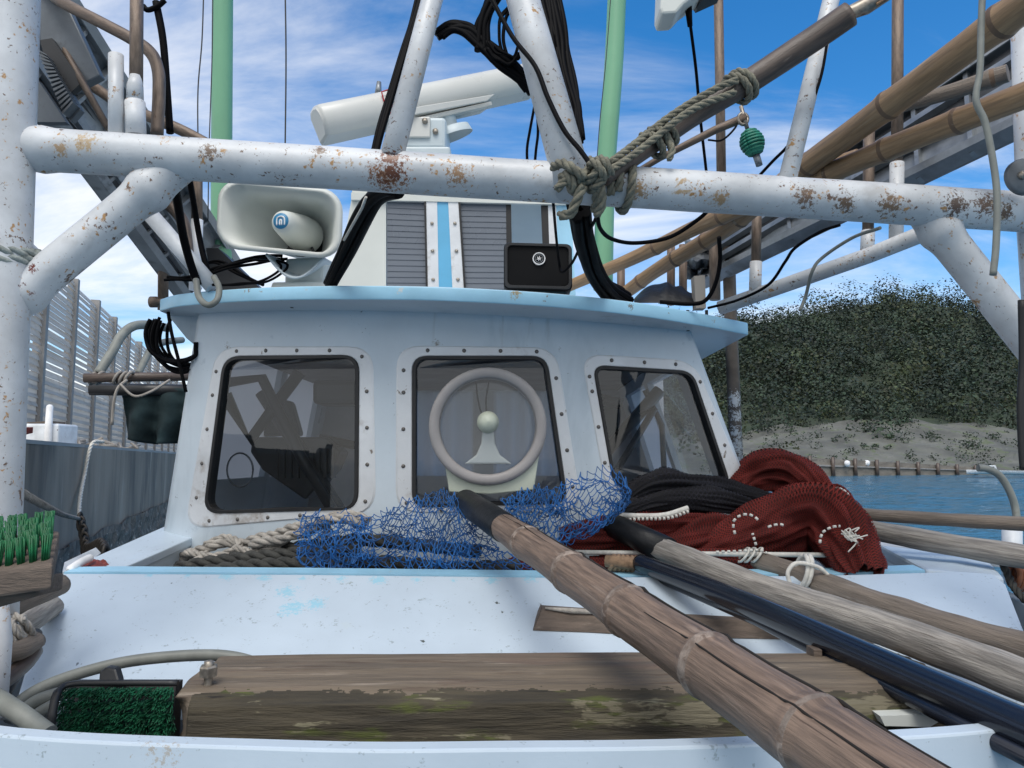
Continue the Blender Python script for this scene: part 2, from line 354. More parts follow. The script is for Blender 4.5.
m_fpost = mat('fence_post_galvanised', (.30, .29, .28), .6, .3, var=.2, vs=3, patches=((4, .6, .68, (.20, .13, .09)),))
m_tarp = mat('dark_teal_tarpaulin', (.020, .036, .040), .85, var=.5, vs=3, bump=.3, bs=14, spec=.2)
m_louv = mat('grey_louvre_glass', (.12, .14, .17), .3, var=.08, vs=2)
m_stripe = mat('bright_blue_paint', (.12, .42, .66), .4, var=.06, patches=((22, .67, .69, (.05, .06, .08)), (30, .68, .70, (.3, .25, .1))))
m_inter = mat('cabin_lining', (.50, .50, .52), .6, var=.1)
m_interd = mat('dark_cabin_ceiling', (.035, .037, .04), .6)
m_orange = mat('rusty_orange_ring', (.36, .13, .06), .6, var=.3, vs=30, bump=.3)
m_maroon = mat('maroon_paint_flakes', (.20, .035, .022), .6, var=.4, vs=20, bump=.4)
m_tgreen = mat('teal_green_twine', (.02, .21, .14), .5, var=.25, vs=50)
m_deck = mat('worn_grey_deck', (.16, .17, .175), .8, var=.25, vs=4, patches=((6, .6, .7, (.07, .07, .065)),), bump=.2)
m_trunk = mat('tree_trunk', (.10, .08, .06), .9)
m_chain = mat('rusty_dark_chain', (.04, .035, .03), .6, .4)

def glass_mat():
    m = bpy.data.materials.new('window_glass'); m.use_nodes = True; t = m.node_tree; t.nodes.clear()
    o = N(t, 'ShaderNodeOutputMaterial'); tr = N(t, 'ShaderNodeBsdfTransparent'); tr.inputs[0].default_value = (.80, .83, .86, 1)
    g = N(t, 'ShaderNodeBsdfGlossy', Roughness=.02); g.inputs[0].default_value = (1, 1, 1, 1)
    df = N(t, 'ShaderNodeBsdfDiffuse'); df.inputs[0].default_value = (.45, .48, .5, 1)
    ge = N(t, 'ShaderNodeNewGeometry'); dp = N(t, 'ShaderNodeVectorMath', operation='DOT_PRODUCT'); t.links.new(ge.outputs['Normal'], dp.inputs[0]); t.links.new(ge.outputs['Incoming'], dp.inputs[1])
    frv = M(t, 'MULTIPLY_ADD', M(t, 'POWER', M(t, 'SUBTRACT', 1.0, M(t, 'ABSOLUTE', dp.outputs['Value'])), 5.0), .94, .055)
    mx = N(t, 'ShaderNodeMixShader'); mx2 = N(t, 'ShaderNodeMixShader')
    tcn = N(t, 'ShaderNodeTexCoord'); no = N(t, 'ShaderNodeTexNoise', Scale=5, Detail=6); t.links.new(tcn.outputs['Object'], no.inputs['Vector'])
    k = N(t, 'ShaderNodeMapRange'); t.links.new(no.outputs['Fac'], k.inputs[0])
    for i, q in enumerate((.4, .8, .0, .018)): k.inputs[i+1].default_value = q
    t.links.new(k.outputs[0], mx2.inputs[0]); t.links.new(tr.outputs[0], mx2.inputs[1]); t.links.new(df.outputs[0], mx2.inputs[2])
    t.links.new(frv, mx.inputs[0]); t.links.new(mx2.outputs[0], mx.inputs[1]); t.links.new(g.outputs[0], mx.inputs[2]); t.links.new(mx.outputs[0], o.inputs[0])
    return m
m_glass = glass_mat()
def net_mat(name, col, dark, cells, hole=.5, alpha=.55):
    """knotted mesh cloth: diamond cells in UV; the holes let light through"""
    m = mat(name, col, .75, var=.3, vs=12, patches=((7, .58, .68, dark),), bump=.3, bs=40)
    t = m.node_tree; b = [n for n in t.nodes if n.type == 'BSDF_PRINCIPLED'][0]; out = [n for n in t.nodes if n.type == 'OUTPUT_MATERIAL'][0]
    b.inputs['Specular IOR Level'].default_value = .1
    uv = N(t, 'ShaderNodeTexCoord'); s = N(t, 'ShaderNodeSeparateXYZ'); t.links.new(uv.outputs['UV'], s.inputs[0])
    a = M(t, 'FRACT', M(t, 'MULTIPLY', M(t, 'ADD', s.outputs[0], s.outputs[1]), cells)); c = M(t, 'FRACT', M(t, 'MULTIPLY', M(t, 'SUBTRACT', s.outputs[0], s.outputs[1]), cells))
    da = M(t, 'ABSOLUTE', M(t, 'SUBTRACT', a, .5)); dc = M(t, 'ABSOLUTE', M(t, 'SUBTRACT', c, .5))
    h = M(t, 'LESS_THAN', M(t, 'MAXIMUM', da, dc), hole)
    tr = N(t, 'ShaderNodeBsdfTransparent'); mx = N(t, 'ShaderNodeMixShader')
    t.links.new(M(t, 'MULTIPLY', h, alpha), mx.inputs[0]); t.links.new(b.outputs[0], mx.inputs[1]); t.links.new(tr.outputs[0], mx.inputs[2]); t.links.new(mx.outputs[0], out.inputs[0])
    return m
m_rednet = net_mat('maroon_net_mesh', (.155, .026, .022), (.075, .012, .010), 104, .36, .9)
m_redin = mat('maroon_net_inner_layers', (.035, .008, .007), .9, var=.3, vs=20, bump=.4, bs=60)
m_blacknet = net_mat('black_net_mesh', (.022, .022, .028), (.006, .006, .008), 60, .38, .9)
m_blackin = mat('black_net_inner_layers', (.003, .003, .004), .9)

def water_mat():
    m = bpy.data.materials.new('sea_water'); m.use_nodes = True; t = m.node_tree; b = t.nodes['Principled BSDF']
    b.inputs['Base Color'].default_value = (.05, .16, .25, 1); b.inputs['Roughness'].default_value = .10; b.inputs['IOR'].default_value = 1.33
    tcn = N(t, 'ShaderNodeTexCoord'); k = N(t, 'ShaderNodeMapping'); k.inputs['Scale'].default_value = (.55, 1.0, 1); t.links.new(tcn.outputs['Object'], k.inputs[0])
    n1 = N(t, 'ShaderNodeTexNoise', Scale=.9, Detail=5, Roughness=.65, Distortion=.8); n2 = N(t, 'ShaderNodeTexNoise', Scale=.16, Detail=6, Roughness=.65)
    t.links.new(k.outputs[0], n1.inputs['Vector']); t.links.new(k.outputs[0], n2.inputs['Vector'])
    bp = N(t, 'ShaderNodeBump', Strength=.5, Distance=.3); t.links.new(M(t, 'ADD', n1.outputs['Fac'], M(t, 'MULTIPLY', n2.outputs['Fac'], 1.5)), bp.inputs['Height']); t.links.new(bp.outputs[0], b.inputs['Normal'])
    return m
m_water = water_mat()
def add_translucent(m, col, f):
    t = m.node_tree; out = [n for n in t.nodes if n.type == 'OUTPUT_MATERIAL'][0]; b = out.inputs[0].links[0].from_socket
    tr = N(t, 'ShaderNodeBsdfTranslucent'); tr.inputs[0].default_value = (*col, 1); mx = N(t, 'ShaderNodeMixShader'); mx.inputs[0].default_value = f
    t.links.new(b, mx.inputs[1]); t.links.new(tr.outputs[0], mx.inputs[2]); t.links.new(mx.outputs[0], out.inputs[0])
add_translucent(m_fence, (.70, .69, .67), .6)
m_backlit = mat('added_backlit_sheet', (.45, .47, .50), .9, var=.1, vs=3); add_translucent(m_backlit, (.50, .52, .56), .6)  # added translucent sheet, glows pale grey behind the front windows
def leaf_mat(name, col):
    m = mat(name, col, .7, var=.6, vs=.13)
    t = m.node_tree; b = [n for n in t.nodes if n.type == 'BSDF_PRINCIPLED'][0]; src = b.inputs['Base Color'].links[0].from_socket
    g = N(t, 'ShaderNodeNewGeometry'); hsv = N(t, 'ShaderNodeHueSaturation')
    t.links.new(M(t, 'MULTIPLY_ADD', g.outputs['Random Per Island'], .6, .7), hsv.inputs['Value']); t.links.new(M(t, 'MULTIPLY_ADD', g.outputs['Random Per Island'], .06, .47), hsv.inputs['Hue'])
    t.links.new(src, hsv.inputs['Color']); t.links.new(hsv.outputs[0], b.inputs['Base Color']); return m
m_leaf = [leaf_mat('forest_foliage', (.026, .044, .024)), leaf_mat('dark_evergreen_foliage', (.016, .030, .019)), leaf_mat('olive_foliage', (.045, .058, .024))]
m_hill = mat('hill_ground', (.035, .05, .028), .95, var=.3, vs=.05, patches=((.12, .5, .6, (.05, .055, .035)),))
m_rock = mat('grey_shore_rock', (.12, .122, .108), .95, var=.3, vs=.15, patches=((.3, .52, .62, (.10, .12, .07)), (.6, .6, .66, (.2, .195, .18))), bump=.5, bs=.8)

# ================================================================== SETTING
def struct(name, mb, m, kind='structure', **kw): return tag(build(name, mb, m, None, **kw), kind=kind)
mb = MB()
WK = 1.7
WY = [-5000, -50, 0, 8]+[12*(130/12)**(k/190) for k in range(191)]+[200, 500, 5000]
def wz(x, Y):
    return WK*.055*noise.noise(V((x*.55, Y*.38, 1)))+WK*.07*noise.noise(V((x*.22+Y*.1, Y*.2, 4)))+WK*.03*noise.noise(V((x*1.2, Y*.9, 9)))
def wf(u, v):
    Y = WY[round(v*(len(WY)-1))]; s = max(Y, 30)
    x = (-.3+1.1*((u-.02)/.96))*s if .01 < u < .99 else (-2600 if u < .5 else 2600)
    return V((x, Y, wz(x, Y) if 8 < Y < 131 and abs(x) < 2000 else 0))
mb.grid(wf, 260, len(WY)-1); struct('harbour_water', mb, m_water)

RIDGE = [(-200, 380), (300, 380), (500, 362), (600, 338), (700, 326), (745, 320), (800, 311), (860, 302), (900, 296), (935, 298), (970, 306), (1000, 318), (1024, 330), (1100, 350), (1400, 400)]
def ridge(px):
    for (a, ya), (b, yb) in zip(RIDGE, RIDGE[1:]):
        if px <= b: return ya+(yb-ya)*max(0, (px-a)/(b-a))
    return 400
def hill(x, Y):
    t = (Y-128)/190
    if t <= 0: return -2+3*max(0, (Y-116)/12)
    px = 512+F*x/max(Y, 1)
    zr = H+(460-ridge(px)-7)/F*318
    k = min(t, 1.0); s = k**1.15
    z = zr*s if t <= 1 else zr*(1-.5*(t-1))
    n = noise.noise(V((x*.02, Y*.02, 3)))*5*min(1, t*3)
    return 1.2+max(z, 0)+n*(1-abs(k-.5))
mb = MB()
def hf(u, v):
    Y = 110+(330*v); x = (-.4+1.25*u)*Y
    return (x, Y, hill(x, Y))
mb.grid(hf, 110, 60); struct('hillside', mb, m_hill)
mb = MB()                                                    # the pale rocky foot of the hill
def rf(u, v):
    Y = 116+44*v; x = (-.2+1.05*u)*Y
    n = noise.fractal(V((x*.12, Y*.12, 1)), 1, 2, 4)
    return (x, Y-2.5+n*1.5, hill(x, Y)+.5+n*1.3-(6 if v > .97 else 0))
mb.grid(rf, 160, 26, sm=False); struct('rocky_shore', mb, m_rock)

mb = MB(); rnd = random.Random(5)
def clump(c, rx, rz, n, leaf, mi=0):
    for _ in range(n):
        d = V((rnd.gauss(0, 1), rnd.gauss(0, 1), rnd.gauss(0, 1))).normalized()
        r = .55+.5*rnd.random()
        p = c+V((d.x*rx*r, d.y*rx*r, d.z*rz*r))
        u = V((rnd.gauss(0, 1), rnd.gauss(0, 1), rnd.gauss(0, .6))).normalized(); w = u.cross(d+V((.01, .02, .03))).normalized(); s = leaf*(.6+.9*rnd.random())
        i = len(mb.v); mb.v += [p-u*s, p-w*s*.7, p+u*s, p+w*s*.7]; mb.face((i, i+1, i+2, i+3), None, mi, False)
cnt = 0
while cnt < 1500:
    Y = 130+rnd.random()**.8*205; px = rnd.uniform(480, 1060); x = (px-512)/F*Y
    z = hill(x, Y)
    f = (Y-128)/190
    edge = .13+.10*noise.noise(V((x*.03, 2, 1)))
    if f < edge and rnd.random() < .96: continue
    s = 2.0+5.0*rnd.random()**2*(1.0 if f > .3 else .6)
    clump(V((x, Y, z+s*.7)), s, s*rnd.uniform(.7, 1.5), int(50+26*s), .17+s*.04, rnd.choice((0, 0, 1, 1, 2))); cnt += 1
for _ in range(170):
    Y = rnd.uniform(122, 160); px = rnd.uniform(690, 1060); x = (px-512)/F*Y; s = rnd.uniform(.5, 1.5)
    clump(V((x, Y-2, hill(x, Y)+.8+s*.3)), s, s*.8, 40, .16)
struct('forest', mb, m_leaf, kind='stuff')

# ---- breakwater, floats, far boat
t = thing('breakwater', 'long low grey-brown sheet pile breakwater with dark posts across the water', 'breakwater', P(880, 474, 117))
a, b = P(770, 455.5, 104), P(985, 467.5, 122); a0, b0 = V((a.x, a.y, -.4)), V((b.x, b.y, -.4))
mw = mat('brown_grey_piling', (.20, .18, .155), .9, var=.25, vs=.5, st=(1, 1, 3), patches=((1.5, .56, .64, (.09, .085, .075), (1, 1, 3)),), bump=.3)
mb = MB(); mb.slab([a0, b0, b, a], (.15, .9, 0)); build('wall', mb, mw, t)
mb = MB(); mb.slab([a0.lerp(a, .62)+V((0, -.25, 0)), b0.lerp(b, .62)+V((0, -.25, 0)), b0.lerp(b, .70)+V((0, -.25, 0)), a0.lerp(a, .70)+V((0, -.25, 0))], (0, .25, 0)); build('waling', mb, m_fpost, t)
for k in range(10):
    f = .06+k*.098; p = a.lerp(b, f); q = a0.lerp(b0, f); mb = MB(); mb.tube([q+V((0, -.35, 0)), p+V((0, -.35, .25))], .28, 8); build('post', mb, m_dpole, t)
for px, py, Y, lab in ((847, 463.5, 109, 'white oblong float hung on the breakwater beside a dark post'), (866, 463, 111.5, 'small tilted white float on the breakwater, the one farther right')):
    mb = MB(); c = P(px, py, Y); mb.lathe(c-V((0, 0, .45)), (0.35 if px > 850 else .05, 0, 1), [(0, .02), (.1, .32), (.45, .42), (.8, .32), (.9, .02)], 12); one('float', mb, m_wprint, lab, 'float', 'floats on the breakwater')
t = thing('motorboat', 'small white motorboat moored far off at the end of the breakwater', 'boat', P(1000, 477, 112))
c = P(985, 475, 100); mb = MB()
def hullf(u, v):
    w = .9*(1-max(0, (.25-u)/.25)**2)**.5 if u < .25 else .9
    ang = math.pi*v; return c+V((-2.4+12*u, -math.cos(ang)*w, -.1+.55*(1-math.sin(ang))+(.25*(1-u))))
mb.grid(hullf, 20, 8); build('hull', mb, m_wprint, t)
mb = MB(); mb.slab([c+V((-1, -.5, .45)), c+V((1.4, -.5, .45)), c+V((1.2, -.5, 1.25)), c+V((-.3, -.5, 1.25))], (0, 1, 0)); build('cabin', mb, m_plate, t, bevel=.08)
mb = MB(); mb.slab([c+V((-.3, -.52, .85)), c+V((1.0, -.52, .85)), c+V((.95, -.52, 1.1)), c+V((-.15, -.52, 1.1))], (0, .02, 0)); build('window', mb, m_dark, t)
mb = MB(); mb.box(c+V((7.6, -.3, .2)), c+V((8.1, .3, 1.2))); build('outboard_motor', mb, m_dark, t, bevel=.1)

# ---- quay with its fence, on the left
QZ = H+.15; qd = V((-.312, .95, 0)).normalized(); qn = V((-qd.y, qd.x, 0)); q0 = P(64, 446, 6.6); q0.z = 0
t = thing('quay', 'tall stained dark concrete quay wall with a pale top left of the boat', 'quay', q0)
mb = MB()
def qf(u, v):
    p = q0+qd*(-6+46*u); n = noise.noise(V((u*40, v*2, 1)))*.02
    return V((p.x, p.y, -.6+(QZ+.57)*v))-qn*n
mb.grid(qf, 120, 8, uvs=(46, 3)); build('wall', mb, m_conc, t)
mb = MB(); c0, c1 = q0-qd*6, q0+qd*40
mb.slab([V((c0.x, c0.y, QZ-.03)), V((c1.x, c1.y, QZ-.03)), V((c1.x, c1.y, QZ-.03))+qn*14, V((c0.x, c0.y, QZ-.03))+qn*14], (0, 0, .03)); build('quay_top', mb, m_conct, t)
mb = MB()
def bf(u, v):
    p = q0+qd*(-6+46*u); n = noise.fractal(V((u*260, v*14, 1)), 1, 2, 4)
    return V((p.x, p.y, -.6+2.15*v+.06*noise.noise(V((u*60, 1, 1)))*(v > .9)))-qn*(.025+.05*n+.02*(1-v))
mb.grid(bf, 300, 26, sm=False); build('barnacle_band', mb, m_barn, t)

f0 = V((-7.58, 12.95, QZ)); fd = V((-.328, 1, 0)).normalized(); FH = 2.92
t = thing('fence', 'tall weathered fence of horizontal metal slats running along the quay', 'fence', f0)
STEP = 1.75*math.hypot(1, .328); fn_ = V((-fd.y, fd.x, 0))
for k in range(-3, 14):
    p = f0+fd*(STEP*k)
    mb = MB(); mb.slab([p+fd*-.07-fn_*.06, p+fd*.07-fn_*.06, p+fd*.07+fn_*.1, p+fd*-.07+fn_*.1], (0, 0, FH+.05)); build('post', mb, m_fpost, t)
    if k == 13: break
    mb = MB(); z = .02; r_ = random.Random(k)
    while z < FH-.05:
        low = z < 1.0
        h = .118 if low else .105
        a, b = p+fd*.07, p+fd*(STEP-.07); tl = r_.uniform(.012, .03)
        A = V((0, 0, z)); B = V((0, 0, z+h))
        if low:
            mb.slab([a+A, b+A, b+B*1.0, a+B], fn_*.012+V((0, 0, 0)))
            mb.slab([a+A-fn_*tl, b+A-fn_*tl, b+A+V((0, 0, h*.5)), a+A+V((0, 0, h*.5))], fn_*.01)
        else:
            mb.slab([a+A-fn_*tl, b+A-fn_*tl, b+B+fn_*tl, a+B+fn_*tl], fn_*.012)
        z += h+(0.004 if low else (-.012 if r_.random() < .7 else .012))
    build('slat_panel', mb, m_fence, t)

# things standing on the quay edge
def qp(px, d): # point above the quay edge seen at px
    s = ((px-512)/F*q0.y-q0.x)/(qd.x-(px-512)/F*qd.y); p = q0+qd*s+qn*d; p.z = QZ; return p
c = qp(92, .45); mb = MB(); sc = c.y/F
t = thing('white_cabinet', 'low white box with a short upright white pipe on the quay edge', 'box', c)
mb.box(c+V((-18*sc, 0, 0)), c+V((18*sc, .35, 21*sc))); build('box_body', mb, m_plate, t, bevel=.02)
mb = MB(); mb.lathe(c+V((10*sc, -.03, 2*sc)), (0, 0, 1), [(0, 3.5*sc), (36*sc, 3.2*sc), (37.5*sc, 2*sc), (38*sc, .001)], 14); build('pipe', mb, m_wprint, t)
mb = MB(); mb.slab([c+V((-17*sc, .05, 21*sc+.004)), c+V((7*sc, .05, 21*sc+.004)), c+V((7*sc, .05, 24*sc)), c+V((-17*sc, .05, 22.5*sc))], (0, .25, 0)); build('lid', mb, m_wood, t)
c = qp(28, .4); mb = MB()
for k in range(9):
    p = c+V((rnd.uniform(-.25, .25), rnd.uniform(0, .2), .03)); mb.slab([p, p+V((.12, .02, 0)), p+V((.14, .1, .02)), p+V((.02, .1, .02))], (0, 0, rnd.uniform(.02, .05)))
one('brick_debris', mb, m_maroon, 'reddish broken scraps heaped on the quay edge left of the white box', 'debris')
for i, (px, ln) in enumerate(((125, .5), (148, .7))):
    c = qp(px, .5); mb = MB()
    for k in range(12):
        p = c+V((rnd.uniform(-.4, .4), rnd.uniform(0, .3), .02)); q = p+V((rnd.uniform(-.3, .3), rnd.uniform(-.1, .3), rnd.uniform(0, .12))); mb.tube([p, q], .018, 6)
    one('scrap_wood', mb, m_drift, ('loose grey sticks on the quay right of the white box', 'loose grey sticks on the quay below the dark tarpaulin')[i], 'debris', 'stick piles on the quay')
mb = MB(); p = qp(86, -.06)
mb.rope(spline([p+V((0, .2, .03)), p+V((0, 0, 0)), p+V((-.01, -.08, -.3)), P(80, 500, p.y-.3), P(79, 520, p.y-.5)], 8), .017)
one('mooring_line', mb, m_wtwine, 'pale rope hanging straight down the face of the quay wall', 'rope')
mb = MB(); mb.rope(spline(PP((15, 489, 2.2), (45, 506, 2.9), (64, 515, 4.2), (80, 519, 5.6)), 8), .013); one('mooring_rope', mb, m_drift, 'slack grey line running from the boat to the chain at the quay wall', 'rope')
mb = MB(); pts = resample(spline(PP((80, 520, 5.5), (84, 535, 5.3), (87, 552, 5.0), (100, 548, 4.4), (105, 556, 4.0)), 8), .07)
for i, p in enumerate(pts):
    d = V((0, 0, 1)) if i % 2 else V((1, 0, .2)); r = []
    for k in range(13):
        a = 2*math.pi*k/12; r.append(p+V((math.cos(a)*.024, 0, math.sin(a)*.05)) if i % 2 else p+V((0, math.cos(a)*.024, math.sin(a)*.05)))
    mb.tube(r, .011, 6, cap=False)
one('mooring_chain', mb, m_chain, 'short dark chain hanging between the slack line and the boat rail', 'chain')

# ---- structure of another craft behind: bent handrails, pole with lashing, tarpaulin
for pts, r, lab in ((((98, 374, 5.6), (112, 352, 5.7), (122, 335, 5.8), (134, 326, 5.9), (150, 325, 6.1), (168, 328, 6.4)), .036, 'bent grey handrail pipe, the larger of two arches left of the wheelhouse'),
                    (((138, 374, 5.9), (146, 358, 6.0), (153, 347, 6.1), (165, 342, 6.3), (182, 340, 6.6)), .028, 'bent grey handrail pipe, the smaller arch nearest the wheelhouse')):
    mb = MB(); mb.tube(spline(PP(*pts), 8), r, 12); one('handrail', mb, m_grey, lab, 'handrail', 'bent handrails beyond the wheelhouse')
t = thing('brown_pole', 'horizontal brown pole lashed with grey cord, over a dark tarpaulin', 'pole', P(140, 380, 5.6))
mb = MB(); mb.tube(PP((84, 378, 5.55), (140, 377, 5.65), (215, 376, 5.9)), .035, 12); build('pole', mb, m_dpole, t)
mb = MB()
for px in (94, 100, 118, 124, 129): mb.tube([P(px+3*math.sin(a), 378, 5.6)+V((0, math.cos(a)*.045, math.sin(a)*.045)) for a in [k*.6 for k in range(12)]], .011, 6)
mb.tube(spline(PP((127, 380, 5.55), (118, 388, 5.5), (114, 402, 5.5), (112, 425, 5.5)), 6), .011, 6); mb.tube(spline(PP((120, 384, 5.5), (134, 396, 5.5), (150, 392, 5.5), (170, 380, 5.6)), 6), .010, 6)
build('lashing', mb, m_drift, t)
mb = MB(); mb.tube(PP((90, 389, 5.9), (215, 391, 6.1)), .05, 10); one('beam', mb, m_dark, 'dark beam running under the lashed brown pole', 'beam')
mb = MB()
def tf(u, v):
    top = P(121+78*u, 386+3*u, 6.0); bot = P(124+76*u, 436+12*u+4*math.sin(u*5), 6.0)
    p = top.lerp(bot, v); return p+V((0, .09*math.sin(u*17+v*2)*v+.02*noise.noise(V((u*6, v*6, 2))), 0))
mb.grid(tf, 40, 20); one('tarpaulin', mb, m_tarp, 'dark teal tarpaulin hanging from the pole beside the wheelhouse', 'tarpaulin', mods=(('SOLIDIFY', {'thickness': .01}),))

# ================================================================== THE BOAT
boat = thing('fishing_boat', 'white and pale blue fishing boat with three-window wheelhouse behind a rusty pipe frame', 'boat', (0, 3, 0))
XC = -.2
def Yw(x): return 2.72+.26*((x-XC)/1.1)**2
def W(px, py, off=0.0):
    Y = 2.8
    for _ in range(8): Y = Yw(P(px, py, Y).x)
    return P(px, py, Y-off)
# hull shell with bow board
SH = [(-1.62, 9.0, -.35), (-1.66, 5.0, -.45), (-1.62, 3.0, -.47), (-1.50, 2.1, -.45), (-1.22, 1.45, -.42), (-.8, 1.16, -.395), (-.30, 1.075, -.389), (0, 1.07, -.388), (.32, 1.10, -.393), (.80, 1.22, -.408), (1.25, 1.5, -.43), (1.55, 2.2, -.44), (1.70, 3.2, -.40), (1.70, 5.0, -.38), (1.62, 9, -.3)]
sheer = spline([V((x, y, H+z)) for x, y, z in SH], 8)
def off2(pts, d):
    out = []
    for i, p in enumerate(pts):
        t_ = (pts[min(i+1, len(pts)-1)]-pts[max(i-1, 0)]); t_.z = 0; n = V((-t_.y, t_.x, 0)).normalized(); out.append(p+n*d)
    return out
inn = off2(sheer, .034)
mb = MB(); n = len(sheer)
rows = [[p+V((0, 0, -.55)) for p in inn], [p for p in inn], [p for p in sheer], [V((p.x, p.y, p.z-.10)) for p in off2(sheer, -.006)], [V((p.x*.96, p.y+.05, p.z-.75)) for p in sheer], [V((p.x*.8, p.y+.5, -.3)) for p in sheer]]
for r in rows: mb.v += r
for j in range(len(rows)-1):
    for i in range(n-1): mb.face((j*n+i, j*n+i+1, (j+1)*n+i+1, (j+1)*n+i), None, 0, j > 2)
build('hull', mb, m_white, boat, bevel=.004)
mb = MB(); ip = [V((p.x, p.y, H-.93)) for p in inn]; mb.v += ip; mb.face(range(len(ip)), None, 0, False); build('deck', mb, m_deck, boat)
# chip and stain patches on the bow board
# sloped fore panel with rounded right corner
outl = [(14, 707), (28, 660), (45, 612), (60, 573), (300, 574), (560, 577), (820, 575), (960, 571), (992, 573), (1006, 584), (1024, 630), (1050, 705)]
mb = MB(); pts = [on_panel(x, y)[0] for x, y in outl]; nrm = on_panel(500, 600)[1]
mb.slab(pts, -nrm*.04); build('sloped_panel', mb, m_white, boat, bevel=.006)
# coaming: light-blue capped edge behind the panel
mb = MB()
c0 = [P(x, y, Y) for x, y, Y in ((64, 572.0, 2.33), (110, 571.5, 2.335), (300, 573, 2.335), (560, 576, 2.33), (820, 574, 2.335), (925, 570, 2.345))]
for i in range(len(c0)-1):
    mb.slab([c0[i], c0[i+1], c0[i+1]+V((0, .07, .006)), c0[i]+V((0, .07, .006))], (0, 0, -.12))
build('coaming', mb, m_sky, boat)
mb = MB()
for i in range(len(c0)-1):
    mb.slab([c0[i]+V((0, .074, -.02)), c0[i+1]+V((0, .074, -.02)), c0[i+1]+V((0, .09, -.02)), c0[i]+V((0, .09, -.02))], (0, 0, -.25))
build('trough_front', mb, m_house, boat)
# trough sides: left rail from the coaming up to the wheelhouse
for name, poly in (('side_rail', [P(62, 571, 2.42), P(118, 570, 2.42), P(203, 533, 3.02), P(165, 526, 3.06)]),):
    mb = MB(); mb.slab(poly, (0, 0, -.03)); build(name, mb, m_white, boat, bevel=.004)
    mb = MB(); mb.slab([poly[1]+V((-.03, 0, -.032)), poly[2]+V((-.03, 0, -.032)), poly[2]+V((-.03, 0, -.3)), poly[1]+V((-.03, 0, -.3))], (.022, 0, 0)); build('side_panel', mb, m_house, boat)
mb = MB(); mb.slab([P(925, 569, 2.42), P(1004, 577, 2.36), P(985, 556, 2.7), P(880, 545, 3.1)], (0, 0, -.05)); build('side_rail', mb, m_white, boat, bevel=.01)
mb = MB(); mb.slab([P(876, 540, 3.15), P(880, 545.5, 3.1), P(1010, 556, 2.6), P(1004, 549, 2.7)], (0, 0, -.04)); build('rub_strip', mb, m_plate, boat)
mb = MB(); mb.slab([V((-1.33, 2.36, H-.62)), V((1.3, 2.36, H-.62)), V((1.3, 3.1, H-.60)), V((-1.33, 3.1, H-.60))], (0, 0, -.02)); build('trough_floor', mb, m_deck, boat)

# wheelhouse front wall with window openings
WIN = [dict(o=[(219, 347), (375, 347), (378, 512), (187, 529)], i=[(227, 357), (361, 356), (360, 509), (207, 513)], ro=24, ri=17),
       dict(o=[(397, 346), (556, 348), (582, 512), (396, 512)], i=[(413, 357), (546, 357), (567, 503), (413, 507)], ro=24, ri=15),
       dict(o=[(579, 354), (692, 361), (748, 492), (604, 492)], i=[(591, 366), (690, 372), (728, 486), (612, 488)], ro=22, ri=13)]
def rounded(q, r, n=7, tot=72):
    out = []
    q = [V((x, y, 0)) for x, y in q]
    for i in range(4):
        a, b, c = q[i-1], q[i], q[(i+1) % 4]
        da, dc = (a-b).normalized(), (c-b).normalized()
        s, e = b+da*r, b+dc*r
        for k in range(n):
            t_ = k/(n-1); out.append((s*(1-t_)**2+b*(2*t_*(1-t_))+e*t_*t_))
        nx, d2 = q[(i+2) % 4], c
        e2 = c+(b-c).normalized()*r
        for k in range(1, 9): out.append(e.lerp(e2, k/9))
    return out
def inpoly(x, y, poly):
    r = False; j = len(poly)-1
    for i in range(len(poly)):
        a, b = poly[i], poly[j]
        if (a.y > y) != (b.y > y) and x < (b.x-a.x)*(y-a.y)/(b.y-a.y)+a.x: r = not r
        j = i
    return r
holes = []
for w in WIN:
    w['O'], w['I'] = rounded(w['o'], w['ro']), rounded(w['i'], w['ri']); holes.append([a.lerp(b, .5) for a, b in zip(w['O'], w['I'])])
def wpix(u, v):
    l = (203+(160-203)*v, 304+(575-304)*v); r = (687+(778-687)*v, 327+(575-327)*v)
    return l[0]+(r[0]-l[0])*u, l[1]+(r[1]-l[1])*u-8*math.sin(math.pi*u)*(1-v)
mb = MB(); mb.grid(lambda u, v: W(*wpix(u, v)), 150, 80, skip=lambda u, v: any(inpoly(*wpix(u, v), h) for h in holes), uvs=(2, 1))
build('front_wall', mb, m_house, boat, mods=(('SOLIDIFY', {'thickness': .03, 'offset': 0}),))
YR = 4.9
def side_wall(u0, x_back_t, x_back_b, sgn):
    ft, fb = W(*wpix(u0, 0)), W(*wpix(u0, 1)); bt, bb = V((x_back_t, YR, ft.z)), V((x_back_b, YR, fb.z))
    def S(a, v): return (ft.lerp(bt, a)).lerp(fb.lerp(bb, a), v)
    mb = MB()
    for a0, a1, v0, v1 in ((0, .16, 0, 1), (.88, 1, 0, 1), (.16, .88, 0, .12), (.16, .88, .66, 1), (.50, .545, .12, .66)):
        mb.slab([S(a0, v0), S(a1, v0), S(a1, v1), S(a0, v1)], (-sgn*.03, 0, 0))
    build('side_wall', mb, m_house, boat)
    for a0, a1 in ((.16, .50), (.545, .88)):
        mb = MB(); mb.v += [S(a0, .12), S(a1, .12), S(a1, .66), S(a0, .66)]; mb.face((0, 1, 2, 3), None, 0, False); build('side_pane_or_backlit_sheet', mb, m_glass if sgn > 0 and a0 < .3 else m_backlit, boat)  # clear glass at right front; the others hold the added backlit sheet
    return ft, fb, bt, bb
La = side_wall(0, -1.18, -1.36, -1); Ra = side_wall(1, .70, .98, 1)
mb = MB()
zt, zb = La[0].z-.02, La[1].z
